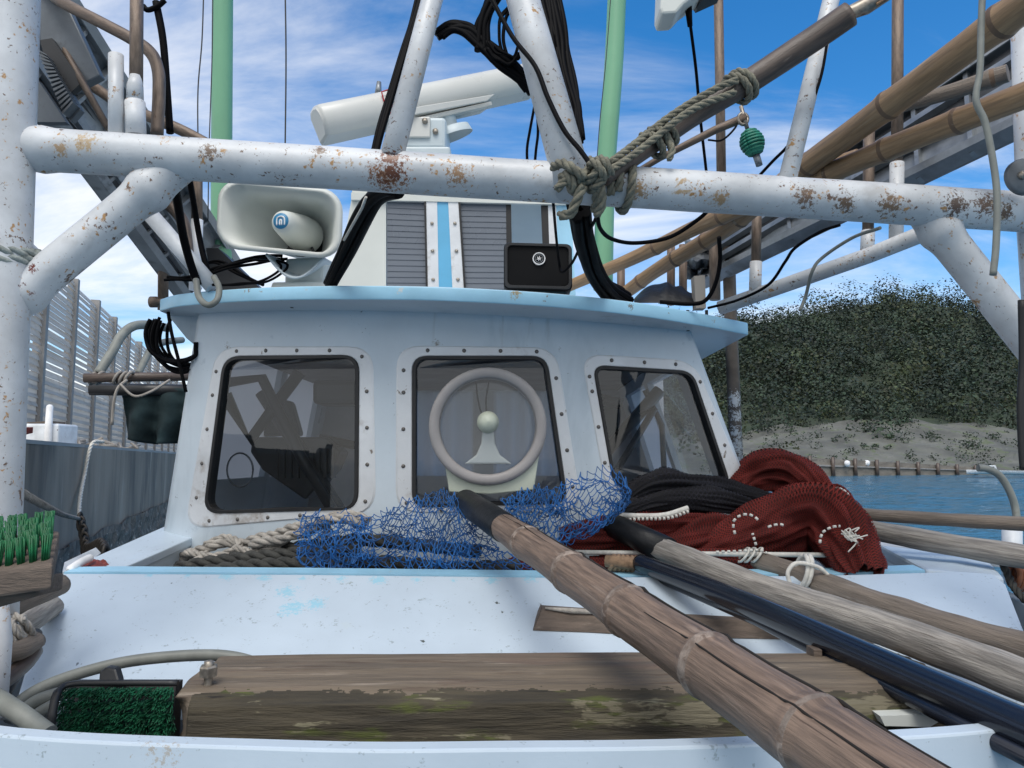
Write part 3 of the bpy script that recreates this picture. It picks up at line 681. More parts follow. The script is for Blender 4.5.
for x0, x1, z0, z1 in ((-1.36, -1.0, zb, zt), (-.25, -.12, zb, zt), (.5, .98, zb, zt), (-1.0, -.25, zb, H-.1), (-1.0, -.25, H+.44, zt), (-.12, .5, zb, H-.1), (-.12, .5, H+.44, zt)): mb.box((x0, YR, z0), (x1, YR+.03, z1))
build('rear_wall', mb, m_inter, boat)
for x0, x1 in ((-1.0, -.25), (-.12, .5)):
    mb = MB(); mb.grid(lambda u, v: V((x0+(x1-x0)*u, YR-.03+.02*math.sin(u*40), H-.1+.54*v)), 40, 4); build('rear_backlit_sheet', mb, m_backlit, boat)  # added sheet filling the rear opening, to brighten the view inside
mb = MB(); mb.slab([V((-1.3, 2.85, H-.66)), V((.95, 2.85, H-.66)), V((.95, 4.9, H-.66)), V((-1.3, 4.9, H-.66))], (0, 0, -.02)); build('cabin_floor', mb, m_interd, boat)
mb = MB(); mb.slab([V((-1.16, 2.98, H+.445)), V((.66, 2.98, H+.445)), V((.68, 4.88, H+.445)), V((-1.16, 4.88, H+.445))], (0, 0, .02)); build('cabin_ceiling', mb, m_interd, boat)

def wn(px, py):
    a, b, c = W(px-4, py), W(px+4, py), W(px, py-8); n = (b-a).cross(c-a).normalized(); return n if n.y < 0 else -n
for wi, w in enumerate(WIN):
    O = [W(p.x, p.y) for p in w['O']]; I = [W(p.x, p.y) for p in w['I']]
    cxp = sum(p.x for p in w['I'])/len(I); cyp = sum(p.y for p in w['I'])/len(I); nm = wn(cxp, cyp)
    mb = MB(); mb.ring(O, I, nm, -.02, .019); fr = build('window', mb, m_alu, boat)
    O2 = [o+(o-i).normalized()*.007 for o, i in zip(O, I)]
    mb = MB(); mb.ring(O2, O, nm, -.02, .013); build('sealant', mb, m_caulk, fr)
    I2 = [i+(i-o).normalized()*.013 for o, i in zip(O, I)]
    mb = MB(); mb.ring([i.lerp(o, .04) for o, i in zip(O, I)], I2, nm, -.022, .023); build('gasket', mb, m_rub, fr)
    mb = MB(); mb.v += [p+nm*.004 for p in I2]; mb.face(range(len(I2)), None, 0, False); build('pane', mb, m_glass, fr)
    mid = [o.lerp(i, .45) for o, i in zip(O, I)]; cl = resample(mid+[mid[0]], .131)
    for p in cl[:-1]:
        if wi == 2 and p.z < H-.1: continue
        mb = MB(); q = p+nm*.018; mb.lathe(q, nm, [(0, .0075), (.002, .0075), (.0045, .005), (.0055, .001)], 8); build('screw', mb, m_screw, fr)

# clear-view screen in the middle window
c = P(488, 426, 2.665); nm = wn(488, 426); nm.z = 0; nm.normalize(); u_ = nm.cross(V((0, 0, 1))).normalized(); up = V((0, 0, 1))
cv = thing('clear_view_screen', 'round rotating clear-view screen with mauve-grey ring on the middle window', 'clear-view screen', c)
rr = R(59, 2.665)
mb = MB(); mb.lathe(c-nm*.03, nm, [(-.012, rr*.96), (.03, rr), (.043, rr*.985), (.046, rr*.93), (.044, rr*.84), (.034, rr*.815), (-.012, rr*.815)], 56); build('rim', mb, m_ring, cv)
mb = MB(); k = [c+(u_*math.cos(a)+up*math.sin(a))*rr*.82 for a in [2*math.pi*i/40 for i in range(40)]]; mb.v += k; mb.face(range(40), None, 0, False); build('disc', mb, m_glass, cv)
hc = P(488, 422, 2.65); h = R(10, 2.65)
mb = MB(); mb.lathe(hc-nm*.02, nm, [(-.01, h*1.1), (.012, h*1.1), (.018, h*.98), (.022, h*.95), (.034, h*.75), (.042, h*.4), (.045, .001)], 28); build('hub', mb, m_pgreen, cv)
mb = MB(); sl = lambda x, y: P(x, y, 2.672)
mb.slab([sl(444, 458), sl(449, 492), sl(490, 494), sl(534, 490), sl(539, 456), sl(515, 472), sl(488, 476), sl(462, 470)], (0, .03, 0)); build('base_plate', mb, m_pgreen, cv, bevel=.004)
mb = MB(); mb.slab([sl(483, 425), sl(493, 425), sl(495, 444), sl(500, 455), sl(512, 464), sl(464, 464), sl(476, 455), sl(481, 444)], (0, .02, 0)); build('motor_arm', mb, m_cream, cv, bevel=.006)
mb = MB()
for dx in (0, 8): mb.tube(spline(PP((476+dx*1.6, 382, 2.72), (478+dx, 400, 2.715), (483+dx*.5, 420, 2.71), (487, 445, 2.695), (488, 462, 2.69)), 6), .003, 6)
build('wire', mb, m_rub, cv)

# roof brim
ZB = lambda x: H+.576-.0425*(x+.2)
fr_ = [(160, 297, 2.92), (180, 293.5, 2.80), (230, 290, 2.68), (300, 287, 2.58), (400, 285, 2.51), (480, 285.5, 2.5), (560, 290, 2.53), (640, 300, 2.62), (710, 314, 2.78), (748, 322, 2.90)]
top = []
for x, y, Y in fr_:
    p = P(x, y, Y); top.append(V((p.x, p.y, ZB(p.x))))
top = spline(top, 5)
back = [V((top[-1].x, 5.3, ZB(top[-1].x))), V((top[0].x, 5.3, ZB(top[0].x)))]
mb = MB(); poly = top+back; n = len(poly); TK = .050
mb.v += poly+[p+V((0, 0, -TK)) for p in poly]
mb.face(list(range(n)), None, 1, False); mb.face([n+i for i in range(n)][::-1], None, 2, False)
for i in range(n): j = (i+1) % n; mb.face((i, n+i, n+j, j), None, 0, i < len(top)-1)
build('roof', mb, [m_sky, m_house, m_house], boat, bevel=.006)
mb = MB()
for px in (292, 328, 688, 707): q = P(px, 308 if px < 500 else 331, 2.72 if px < 500 else 2.85); mb.box(q-V((.005, .005, 0)), q+V((.005, .005, .08)))
build('roof_bolt', mb, m_rub, boat)
mb = MB(); q = P(158, 302, 2.96); mb.lathe(q, (-1, 0, 0), [(-.03, .014), (0, .014), (.004, .022), (.03, .022), (.034, .001)], 12); build('roof_fitting', mb, m_brown, boat)
# corner bracket under the brim at left, and right
mb = MB(); mb.slab([P(165, 312, 3.0), P(203, 312, 3.0), P(200, 350, 3.03), P(186, 338, 3.03)], (0, .04, 0)); build('bracket', mb, m_house, boat, bevel=.005)

# upper cabin on the roof
ucY = 3.45; T_ = lambda x, y, dy=0: P(x, y, ucY+dy)
mb = MB(); mb.slab([T_(334, 300), T_(386, 300), T_(386, 196), T_(352, 196)], (0, .03, 0)); mb.slab([T_(352, 194), T_(572, 199), T_(572, 206), T_(352, 201)], (0, -.02, 0))
build('upper_cabin', mb, m_cream, boat)
for q in ([(387, 300), (428, 300), (426, 198), (387, 196)], [(465, 300), (507, 300), (506, 200), (460, 199)]):
    mb = MB(); nv = 18
    for k in range(nv):
        a = [V((x, y, 0)) for x, y in q]; b0, b1 = a[0].lerp(a[3], k/nv), a[1].lerp(a[2], k/nv); t0, t1 = a[0].lerp(a[3], (k+.985)/nv), a[1].lerp(a[2], (k+.985)/nv)
        mb.slab([T_(b0.x, b0.y, .0), T_(b1.x, b1.y, .0), T_(t1.x, t1.y, .003), T_(t0.x, t0.y, .003)], (0, .01, 0))
    build('louvred_window', mb, m_louv, boat)
for q in ([(428, 300), (439, 300), (437, 198), (426, 198)], [(453, 300), (465, 300), (459, 198), (448, 198)]):
    mb = MB(); mb.slab([T_(x, y, -.015) for x, y in q], (0, .03, 0)); pj = build('cabin_post', mb, m_alu, boat)
    for f in (.2, .48, .75):
        p = T_((q[0][0]+q[1][0])/2*(1-f)+(q[2][0]+q[3][0])/2*f, 300-(102*f), -.017); mb = MB(); mb.lathe(p, (0, -1, 0), [(0, .008), (.003, .008), (.005, .004), (.006, .0005)], 8); build('bolt', mb, m_bolt, pj)
mb = MB(); mb.slab([T_(439, 300, -.012), T_(453, 300, -.012), T_(448, 198, -.012), T_(437, 198, -.012)], (0, .03, 0)); build('corner_stripe', mb, m_stripe, boat)
mb = MB()
for q in ([(426, 300), (428, 300), (426, 198), (424, 198)], [(464.5, 300), (466.5, 300), (460, 198), (458, 198)]): mb.slab([T_(x, y, -.018) for x, y in q], (0, .01, 0))
build('rubber_trim', mb, m_rub, boat)
# right end: window frame with sky behind
mb = MB()
for q in ([(507, 300), (513, 300), (511, 203), (506, 203)], [(545, 300), (551, 300), (548, 205), (541, 205)]): mb.slab([T_(x, y) for x, y in q], (0, .02, 0))
build('window_bar', mb, m_rub, boat)
mb = MB(); mb.slab([T_(551, 300), T_(560, 300), T_(556, 205), T_(548, 205)], (0, .03, 0)); build('cabin_post', mb, m_alu, boat)
mb = MB(); mb.slab([T_(560, 300), T_(576, 300), T_(571, 205), T_(556, 205)], (0, .3, 0)); build('cabin_side', mb, m_sky, boat)
mb = MB(); mb.slab([T_(352, 194), T_(574, 199), T_(574, 199)+V((0, 1.0, 0)), T_(352, 194)+V((0, 1.0, 0))], (0, 0, .03)); build('upper_roof', mb, m_cream, boat)

# pipe gallows: posts, beam, braces, mast, struts
def bt(name, pts, r, m=m_pipe, seg=24, parent=boat, **k):
    mb = MB(); mb.tube(spline(PP(*pts), 8) if len(pts) > 2 else PP(*pts), r, seg, **k); return build(name, mb, m, parent)
LB, RB = (16, 148, 1.70), (1046, 213.5, 1.86)
pa, pb = P(*LB), P(*RB)
mb = MB(); mb.tube([pa.lerp(pb, k/80) for k in range(81)], [.0495*(1+.10*math.exp(-((k/80-.024)/.005)**2)) for k in range(81)], 32, wob=.02); build('cross_beam', mb, m_pipe, boat)
mb = MB(); mb.tube(PP((17, -90, 1.70), (12, 0, 1.69), (3, 250, 1.675), (-8, 500, 1.66), (-14, 640, 1.65)), .058, 28); build('post', mb, m_pipe, boat)
mb = MB(); mb.tube(PP((1036, 30, 1.88), (1043, 230, 1.88), (1062, 500, 1.88), (1074, 700, 1.87)), .056, 28); build('post', mb, m_pipe, boat)
mb = MB(); q = [P(178, 166, 1.735).lerp(P(2, 311, 1.695), k/40) for k in range(41)]; mb.tube(q, [.0435*(1+.22*math.exp(-((k-7)/2.2)**2)+.2*math.exp(-((k-35)/2)**2)) for k in range(41)], 28, wob=.02); build('brace', mb, m_pipe, boat)
mb = MB(); q = [P(922, 208, 1.855).lerp(P(1045, 362, 1.87), k/40) for k in range(41)]; mb.tube(q, [.043*(1+.22*math.exp(-((k-6)/2.2)**2)) for k in range(41)], 28, wob=.02); build('brace', mb, m_pipe, boat)
bt('mast', ((510, -80, 1.95), (525, 0, 1.90), (577, 178, 1.75)), [.056, .054, .052], seg=28) if False else None
mb = MB(); mb.tube(PP((500, -100, 1.98), (523, 0, 1.9), (575, 190, 1.73)), [.043, .044, .046], 28); build('mast', mb, m_pipe, boat)
mb = MB(); mb.tube(PP((452, -60, 2.0), (432, 0, 1.9), (391, 160, 1.735)), .028, 22); build('strut', mb, m_pipe, boat)
mb = MB(); mb.tube(PP((848, -60, 2.1), (831, 0, 2.05), (785, 190, 1.80)), [.0235, .0235, .022], 20); build('strut', mb, m_pipe, boat)
for px, py, Y, r in ((22, 150, 1.70, .056), (172, 172, 1.71, .05), (927, 214, 1.85, .05), (391, 166, 1.72, .033), (576, 178, 1.74, .046)):   # weld collars
    pass
mb = MB(); mb.tube(PP((116, 136, 1.72), (116, 55, 1.72)), R(7.5, 1.72), 18); build('stub_pipe', mb, m_pipe, boat)
mb = MB(); mb.tube(PP((136, 136, 1.73), (135, 102, 1.73)), R(10, 1.73), 18); mb.tube(PP((135, 102, 1.73), (135, 86, 1.73), (136, 76, 1.73)), [R(8.5, 1.73), R(8, 1.73), R(6, 1.73)], 18); build('sleeve', mb, m_pipe, boat)
mb = MB(); mb.tube(PP((136, 110, 1.73), (137, -40, 1.74)), R(6.7, 1.73), 16); build('upright_pipe', mb, m_brown, boat)
mb = MB(); mb.tube(spline(PP((40, -15, 1.95), (62, 2, 1.9), (100, 22, 1.86), (130, 38, 1.84), (150, 52, 1.82), (158, 70, 1.81), (159, 95, 1.80), (157, 134, 1.80)), 8), R(6.3, 1.82), 16); build('bent_rail', mb, m_brown, boat)
mb = MB(); mb.tube(spline(PP((60, 70, 2.4), (95, 88, 2.3), (120, 104, 2.25), (160, 121, 2.2), (185, 132, 2.2), (215, 148, 2.2)), 6), R(5.5, 2.3), 14); build('bent_rail', mb, m_brown, boat)
mb = MB(); mb.tube(PP((42, 2, 2.0), (70, 60, 1.95), (108, 128, 1.9)), R(3.6, 1.95), 12); build('tie_rod', mb, m_brown, boat)
# left side posts and rail beyond the beam
mb = MB(); mb.tube(PP((197, 150, 3.0), (197, 225, 3.0)), R(5.5, 3.0), 14); build('stanchion', mb, m_brown, boat)
mb = MB(); mb.tube(PP((197, 220, 3.0), (195, 290, 3.0)), R(6, 3.0), 14); build('stanchion', mb, m_plate, boat)
mb = MB(); mb.tube(PP((164, 175, 3.1), (163, 310, 3.15)), R(5.2, 3.1), 14); build('stanchion', mb, m_brown, boat)
mb = MB(); mb.tube(spline(PP((160, 200, 2.9), (172, 208, 2.9), (183, 222, 2.9), (187, 245, 2.9), (188, 262, 2.9)), 8), R(6, 2.9), 14); build('bent_rail', mb, m_brown, boat)
mb = MB(); mb.tube(PP((150, 214, 2.72), (213, 287, 2.72)), R(8.2, 2.72), 18); build('rail', mb, m_plate, boat)
mb = MB(); mb.tube(spline(PP((196, 280, 2.62), (199, 297, 2.58), (208, 305, 2.56), (217, 300, 2.56), (219, 288, 2.6), (214, 277, 2.64)), 8), R(3.2, 2.6), 12); build('hook', mb, m_grey, boat)
# right side rail beyond the beam
mb = MB(); mb.tube(PP((932, 230, 2.3), (870, 255, 2.5), (720, 308, 2.85)), R(8.5, 2.4), 18); build('rail', mb, m_pipe, boat)
for px, y0, yw, y1, Y, r in ((897, -40, 163, 250, 2.42, 5.8), (868, 128, 231, 256, 2.52, 5.6), (756, 195, 262, 293, 2.76, 5.0)):
    mb = MB(); mb.tube(PP((px+1, y0, Y), (px, yw+3, Y)), R(r, Y), 14); s_ = build('stanchion', mb, m_brown, boat)
    mb = MB(); mb.tube(PP((px, yw, Y), (px-1, y1, Y)), R(r+1.2, Y), 14); build('sleeve', mb, m_pipe, s_)
mb = MB(); mb.tube(PP((718, -30, 2.9), (722, 215, 2.95)), R(5.0, 2.9), 14); build('aerial_post', mb, m_brown, boat)
mb = MB(); mb.tube(PP((727, 200, 3.3), (731, 330, 3.3), (737, 470, 3.3)), R(6.5, 3.3), 14); build('post', mb, m_bpost, boat)
mb = MB(); mb.tube(PP((714, 205, 3.2), (715, 300, 3.2)), R(5.5, 3.2), 12); build('post', mb, m_brown, boat)
for px, Y in ((683, 3.1), (671, 3.15), (621, 3.3)):
    mb = MB(); mb.tube(PP((px, 245 if px > 650 else 268, Y), (px, 305, Y)), R(4.2, Y), 10); build('peg', mb, m_bam2, boat)
# interior
mb = MB(); mb.slab([P(252, 437, 3.5), P(325, 437, 3.5), P(340, 452, 3.5), P(332, 470, 3.5), P(305, 500, 3.5), P(262, 470, 3.5), P(250, 452, 3.5)], (0, .2, 0)); build('finned_reflection_shape', mb, m_dark, boat, bevel=.01)  # dark shape set inside to imitate a reflection on the left pane
mb = MB()
for k in range(9): x = 274+k*7; mb.slab([P(x, 448, 3.48), P(x+3.5, 448, 3.48), P(x+3.5, 478, 3.48), P(x, 478, 3.48)], (0, .05, 0))
build('reflection_fins', mb, m_dark, boat)  # fins of that imitated reflection
mb = MB(); mb.tube(PP((215, 384, 3.3), (262, 378, 3.35), (300, 455, 3.4), (350, 540, 3.4)), .025, 8); mb.tube(PP((300, 372, 3.4), (250, 440, 3.4), (225, 395, 3.35)), .03, 8); mb.tube(PP((262, 392, 3.5), (345, 520, 3.5)), .035, 8); mb.tube(PP((320, 438, 3.6), (400, 455, 3.6)), .02, 8); build('gear_and_reflection_bars', mb, m_dark, boat)  # added dark bars imitate rigging reflected in the left pane
mb = MB(); mb.slab([P(312, 380, 3.3), P(390, 380, 3.3), P(390, 404, 3.3), P(312, 404, 3.3)], (0, .2, 0)); build('radio', mb, m_dark, boat, bevel=.02)
mb = MB(); mb.slab([P(236, 400, 3.9), P(290, 400, 3.9), P(300, 436, 3.9), P(250, 436, 3.9)], (0, .1, 0)); build('seat_back', mb, m_dark, boat, bevel=.02)
mb = MB(); k = [P(240+13*math.cos(a), 470+17*math.sin(a), 3.3) for a in [2*math.pi*i/24 for i in range(25)]]; mb.tube(k, .004, 6); build('wire_loop', mb, m_galv, boat)
mb = MB(); mb.tube(PP((590, 470, 3.6), (660, 390, 3.6)), .03, 8); mb.tube(PP((612, 478, 3.5), (655, 408, 3.5), (640, 415, 3.5)), .016, 8); mb.tube(PP((645, 390, 3.6), (662, 425, 3.6), (665, 490, 3.6)), .014, 8); mb.tube(PP((594, 398, 3.4), (622, 404, 3.4)), .025, 8); build('gear_and_reflection_bars', mb, m_dark, boat)
mb = MB(); mb.slab([P(604, 405, 3.9), P(618, 405, 3.9), P(618, 440, 3.9), P(604, 440, 3.9)], (0, .1, 0)); build('seat_back', mb, m_tarp, boat)
mb = MB(); mb.box((-.95, 3.15, H-.64), (-.45, 3.5, H-.30)); mb.box((-.3, 3.2, H-.64), (.5, 3.5, H-.28)); build('dashboard', mb, m_inter, boat, bevel=.02)

# ================================================================== EQUIPMENT ON THE BOAT
# radar scanner
rY = 3.7
t = thing('radar_scanner', 'long white open-array radar scanner on a pedestal above the wheelhouse', 'radar', P(425, 158, rY))
a, b = P(322, 124, 3.45), P(530, 80, 3.95); ax = (b-a).normalized(); upv = V((0, -.05, 1)); upv = (upv-ax*upv.dot(ax)).normalized(); fw = ax.cross(upv); fw = fw if fw.y < 0 else -fw
prof = [(-.075, -.082), (.062, -.075), (.083, -.04), (.09, .0), (.083, .045), (.055, .075), (.0, .088), (-.06, .085), (-.085, .06)]
mb = MB(); n = len(prof)
stn = [(-.02, .80), (-.012, .95), (0, 1.0)]+[(k/10*(b-a).length, 1.0) for k in range(1, 10)]+[((b-a).length, 1.0), ((b-a).length+.012, .95), ((b-a).length+.02, .80)]
for d, s in stn: mb.v += [a+ax*d+fw*(x*s)+upv*(z*s) for x, z in prof]
for i in range(len(stn)-1):
    for k in range(n): mb.face((i*n+k, i*n+(k+1) % n, (i+1)*n+(k+1) % n, (i+1)*n+k), None, 0, k not in (0, 8))
mb.face(list(range(n)), None, 0, False); mb.face([(len(stn)-1)*n+k for k in range(n)][::-1], None, 0, False)
build('antenna_arm', mb, m_radar, t)
mid = a.lerp(b, .52)
mb = MB(); mb.slab([mid+ax*-.26+fw*.07-upv*.083, mid+ax*.26+fw*.07-upv*.083, mid+ax*.24-fw*.05-upv*.083, mid-ax*.24-fw*.05-upv*.083], -upv*.022); build('arm_carrier', mb, m_radar, t, bevel=.004)
mb = MB(); mb.slab([mid+ax*-.30+fw*.088-upv*.035, mid+ax*.28+fw*.088-upv*.06, mid+ax*.22+fw*.086-upv*.085, mid-ax*.36+fw*.086-upv*.072], fw*.012); build('side_fin', mb, m_radar, t, bevel=.004)
mb = MB(); mb.lathe(mid-upv*.10, -upv, [(0, .06), (.05, .055), (.06, .11), (.10, .12)], 24); build('turning_unit', mb, m_radar2, t)
g = P(424, 140, rY); w_, h_ = R(26, rY), R(15, rY)
mb = MB(); mb.box(g+V((-w_*1.05, -.11, -h_*1.3)), g+V((w_*.95, .16, h_))); build('pedestal', mb, m_radar2, t, bevel=.02)
mb = MB(); mb.box(g+V((-w_*1.1, -.125, -h_*.55)), g+V((w_*.35, -.10, h_*.9))); build('cover_plate', mb, m_radar, t, bevel=.006)
mb = MB(); mb.box(g+V((-w_*1.2, -.14, -h_*2.0)), g+V((w_*1.15, .2, -h_*1.25))); build('foot', mb, m_radar2, t, bevel=.012)
for dx, dz in ((.55, -.1), (-.9, .55), (.15, .55), (-.9, -.3), (.7, -1.6)):
    mb = MB(); mb.lathe(g+V((w_*dx, -.126 if dx < .4 else -.112, h_*dz)), (0, -1, 0), [(0, .014), (.012, .014), (.013, .001)], 10); build('bolt', mb, m_bolt, t)
# red square emblem with a hooked stroke
e = a.lerp(b, .30)+fw*.086+upv*.012; ln = lambda q, r: mb.tube([e+ax*x+upv*z+fw*(.006-.9*(abs(z)**2)) for x, z in q], r, 6)
mb = MB(); sq = []
for k in range(33):
    an = 2*math.pi*k/32; cx_, sz = math.cos(an), math.sin(an); s = 1/max(abs(cx_), abs(sz))**.75; sq.append((cx_*s*.062, sz*s*.056))
ln(sq, .0035); ln([(.018, .03), (.02, -.005), (.008, -.026), (-.012, -.03), (-.028, -.022)], .006); ln([(-.03, .004), (-.015, -.004)], .005); build('emblem', mb, m_red, t)
mb = MB(); mb.tube(PP((378, 96, 3.9), (379, 82, 3.9)), [.02, .012], 10); build('spigot', mb, m_galv, t)

# horn loudspeaker
hY = 2.62
t = thing('horn_loudspeaker', 'cream rectangular horn loudspeaker with blue disc emblem on the roof edge', 'loudspeaker', P(300, 285, hY))
oc = P(280, 219, hY)
def rr_(cx_, cz_, w_, h_, r, Y, n=6):
    out = []
    for sx, sz, a0 in ((1, 1, 0), (-1, 1, 90), (-1, -1, 180), (1, -1, 270)):
        for k in range(n+1):
            an = math.radians(a0+90*k/n); out.append(V((cx_+sx*(w_-r)+r*math.cos(an), Y, cz_+sz*(h_-r)+r*math.sin(an))))
    return out
W0, H0 = R(61, hY), R(33.5, hY)
def shear(L, k): return [V((p.x, p.y, p.z-.10*(p.x-oc.x)*k)) for p in L]
rings = [rr_(oc.x, oc.z, W0, H0, .07, hY+.012), rr_(oc.x, oc.z, W0*1.03, H0*1.05, .075, hY), rr_(oc.x, oc.z, W0*.98, H0*.97, .07, hY-.004), rr_(oc.x, oc.z, W0*.80, H0*.82, .065, hY+.09), rr_(oc.x+.02, oc.z, W0*.50, H0*.72, .06, hY+.19), rr_(oc.x+.02, oc.z-.005, W0*.34, H0*.62, .06, hY+.26)]
rings = [shear(r, 1) for r in rings]
mb = MB(); n = len(rings[0])
for r in rings: mb.v += r
for i in range(len(rings)-1):
    for k in range(n): mb.face((i*n+k, i*n+(k+1) % n, (i+1)*n+(k+1) % n, (i+1)*n+k))
mb.face([(len(rings)-1)*n+k for k in range(n)], None, 1, False)
build('horn_bell', mb, [m_cream, m_dark], t, mods=(('SOLIDIFY', {'thickness': .006, 'offset': 1}),))
cc, ce = P(306, 236, hY+.20), P(281, 221, hY-.02); d = (ce-cc).normalized(); L = (ce-cc).length
mb = MB(); mb.lathe(cc, d, [(0, R(20, hY)), (L*.3, R(19, hY)), (L*.8, R(13.5, hY)), (L*.93, R(12, hY)), (L*.985, R(10, hY)), (L, R(8.5, hY)), (L, .0005)], 32); build('driver_cone', mb, m_cream, t)
ek = R(8.2, hY); mb = MB(); mb.lathe(ce+d*.0005, d, [(0, ek), (.002, ek*.98), (.0025, .0005)], 28); eo = build('emblem', mb, m_bluep, t)
eu = V((0, 0, 1)); eu = (eu-d*eu.dot(d)).normalized(); er = d.cross(eu); er = er if er.x > 0 else -er
mb = MB(); q = [(-.5, -.55), (-.5, .1), (-.38, .42), (0, .55), (.38, .42), (.5, .1), (.5, -.55)]; q2 = [(-.12, -.55), (-.12, .0), (0, .12), (.12, 0), (.12, -.55)]
for path in (q, q2): mb.tube(spline([ce+d*.003+er*x*ek+eu*z*ek for x, z in path], 4), ek*.10, 6)
build('emblem_mark', mb, m_wprint, eo)
mb = MB(); mb.grid(lambda u, v: V((oc.x+.035-W0*.42+W0*.95*u, hY+.03+.22*v, oc.z-.012*u-H0*(1.0-.25*v)-(.05*(1-v)+.03)*math.sin(math.pi*u))), 20, 6); build('bell_throat', mb, m_radar2, t, mods=(('SOLIDIFY', {'thickness': .008}),))
mb = MB(); mb.slab([P(285, 258, 2.72), P(326, 256, 2.72), P(322, 290, 2.72), P(284, 290, 2.72)], (0, .12, 0)); build('bracket', mb, m_cream, t, bevel=.012)
mb = MB(); mb.slab([P(272, 282, 2.70), P(330, 281, 2.70), P(332, 289, 2.70), P(270, 289, 2.70)], (0, .15, 0)); build('base', mb, m_cream, t, bevel=.006)
mb = MB(); mb.tube([cc+V((0, -.02, 0))+V((math.cos(k*.28)*R(22, hY), -.03, math.sin(k*.28)*R(26, hY))) for k in range(20)][-6:]+[cc], .006, 6); build('gasket', mb, m_dark, t)

# black square speaker
sY = 2.66
t = thing('box_speaker', 'small black square speaker with round emblem on a dark foot at the roof edge', 'loudspeaker', P(538, 290, sY))
c = P(538, 260, sY); mb = MB(); L0 = rr_(c.x, c.z, R(35, sY), R(24.5, sY), .02, sY); L1 = [p+V((0, .10, 0)) for p in L0]
mb.slab(shear(L0, .25), (0, .12, 0), 0, True); build('housing', mb, m_sbox, t, bevel=.008)
mb = MB(); mb.ring(shear(rr_(c.x, c.z, R(34, sY), R(23.5, sY), .02, sY-.001), .25), shear(rr_(c.x, c.z, R(31, sY), R(20.5, sY), .016, sY-.001), .25), (0, -1, 0), 0, .008); build('front_rim', mb, m_dark, t)
for r0, r1, m_ in ((6.6, 5.4, m_wprint), (4.3, 3.7, m_galv)):
    mb = MB(); q = c+V((R(1, sY), -.004, R(1, sY))); ringp = lambda r: [q+V((math.cos(2*math.pi*k/28)*R(r, sY), 0, math.sin(2*math.pi*k/28)*R(r, sY))) for k in range(28)]
    mb.ring(ringp(r0), ringp(r1), (0, -1, 0), -.004, .004); build('emblem_ring', mb, m_, t)
mb = MB()
for k in range(6):
    an = k*math.pi/3+.3; mb.tube([q+V((0, -.002, 0)), q+V((math.cos(an)*R(2.6, sY), -.002, math.sin(an)*R(2.6, sY)))], .0016, 5)
build('emblem_mark', mb, m_wprint, t)
mb = MB(); mb.box(P(505, 294, sY+.02), P(566, 283, sY+.02)+V((0, .1, 0))); build('foot', mb, m_tarp, t, bevel=.006)

# white box top right, with its cable
t = thing('white_equipment_box', 'white box on a pole at the top edge with black cable leaving its underside', 'electronics box', P(685, 25, 2.3))
mb = MB(); mb.slab([P(660, -45, 2.2), P(686, -50, 2.15), P(690, 10, 2.15), P(672, 33, 2.2), P(662, 31, 2.2)], (R(6, 2.2), .0, 0)); 
mb = MB(); mb.slab([P(663, -75, 2.2), P(660, 8, 2.2), P(662, 14, 2.2), P(676, 13, 2.2), P(684, 4, 2.2), P(720, -22, 2.2), P(730, -75, 2.2)], (0, .10, 0)); build('box_body', mb, m_cream, t, bevel=.008)
mb = MB(); mb.slab([P(700, 2, 2.25), P(722, -8, 2.25), P(720, -14, 2.25), P(696, -4, 2.25)], (0, .06, 0)); build('mounting_plate', mb, m_dark, t)
mb = MB(); mb.tube(PP((688, 4, 2.26), (690, 26, 2.26)), [.012, .008], 12); mb.tube(spline(PP((689, 14, 2.27), (691, 30, 2.28), (696, 70, 2.35), (700, 115, 2.45), (705, 160, 2.55), (709, 195, 2.6)), 8), .0052, 8); build('cable', mb, m_cable, t)

# ---------------- cables
def cable(pts, r, label, group=None, m=m_cable, cat='cable', name='cable', n=8):
    mb = MB(); mb.tube(spline(PP(*pts), n), r, 8); return one(name, mb, m, label, cat, group)
def bundle(path, k, spread, r, seed=0, mbx=None, wob=.6):
    mb = mbx or MB(); rn = random.Random(seed); base = spline(PP(*path), 8)
    for j in range(k):
        a = 2*math.pi*j/k; o = V((math.cos(a), .3*math.sin(a), math.sin(a)))*spread*rn.uniform(.5, 1.05); ph = rn.random()*9
        mb.tube([p+o*(1+wob*noise.noise(V((i*.12, ph, 1))))+V((noise.noise(V((i*.1, ph, 5))), 0, noise.noise(V((i*.1, ph, 8)))))*spread*wob for i, p in enumerate(base)], r*rn.uniform(.75, 1.15), 7)
    return mb
one('cable_bundle', bundle(((424, -20, 1.93), (416, 12, 1.90), (407, 42, 1.86), (392, 90, 1.82), (380, 132, 1.77), (374, 156, 1.75)), 4, .008, .0065, 1, wob=.2), m_cable, 'black cables running down the left side of the slim pipe strut', 'cable bundle', 'black cable bundles')
one('cable_bundle', bundle(((395, 185, 1.95), (372, 200, 2.1), (350, 245, 2.4), (330, 283, 2.62)), 6, .024, .013, 2, wob=.3), m_cable, 'thick black cable bundle slanting from the cross beam to the roof beside the horn', 'cable bundle', 'black cable bundles')
one('cable_tie', (lambda mb: mb.tube(PP((366, 197, 2.0), (362, 208, 2.04), (344, 240, 2.28)), .004, 6) or mb)(MB()), m_wtwine, 'thin white strip lying along the slanting cable bundle', 'cable')
one('cable_bundle', bundle(((546, -30, 1.99), (556, 20, 1.95), (562, 60, 1.92), (570, 100, 1.88), (575, 135, 1.84)), 11, .026, .0085, 3, wob=.3), m_cable, 'tangled black cables hanging down the right side of the white mast', 'cable bundle', 'black cable bundles')
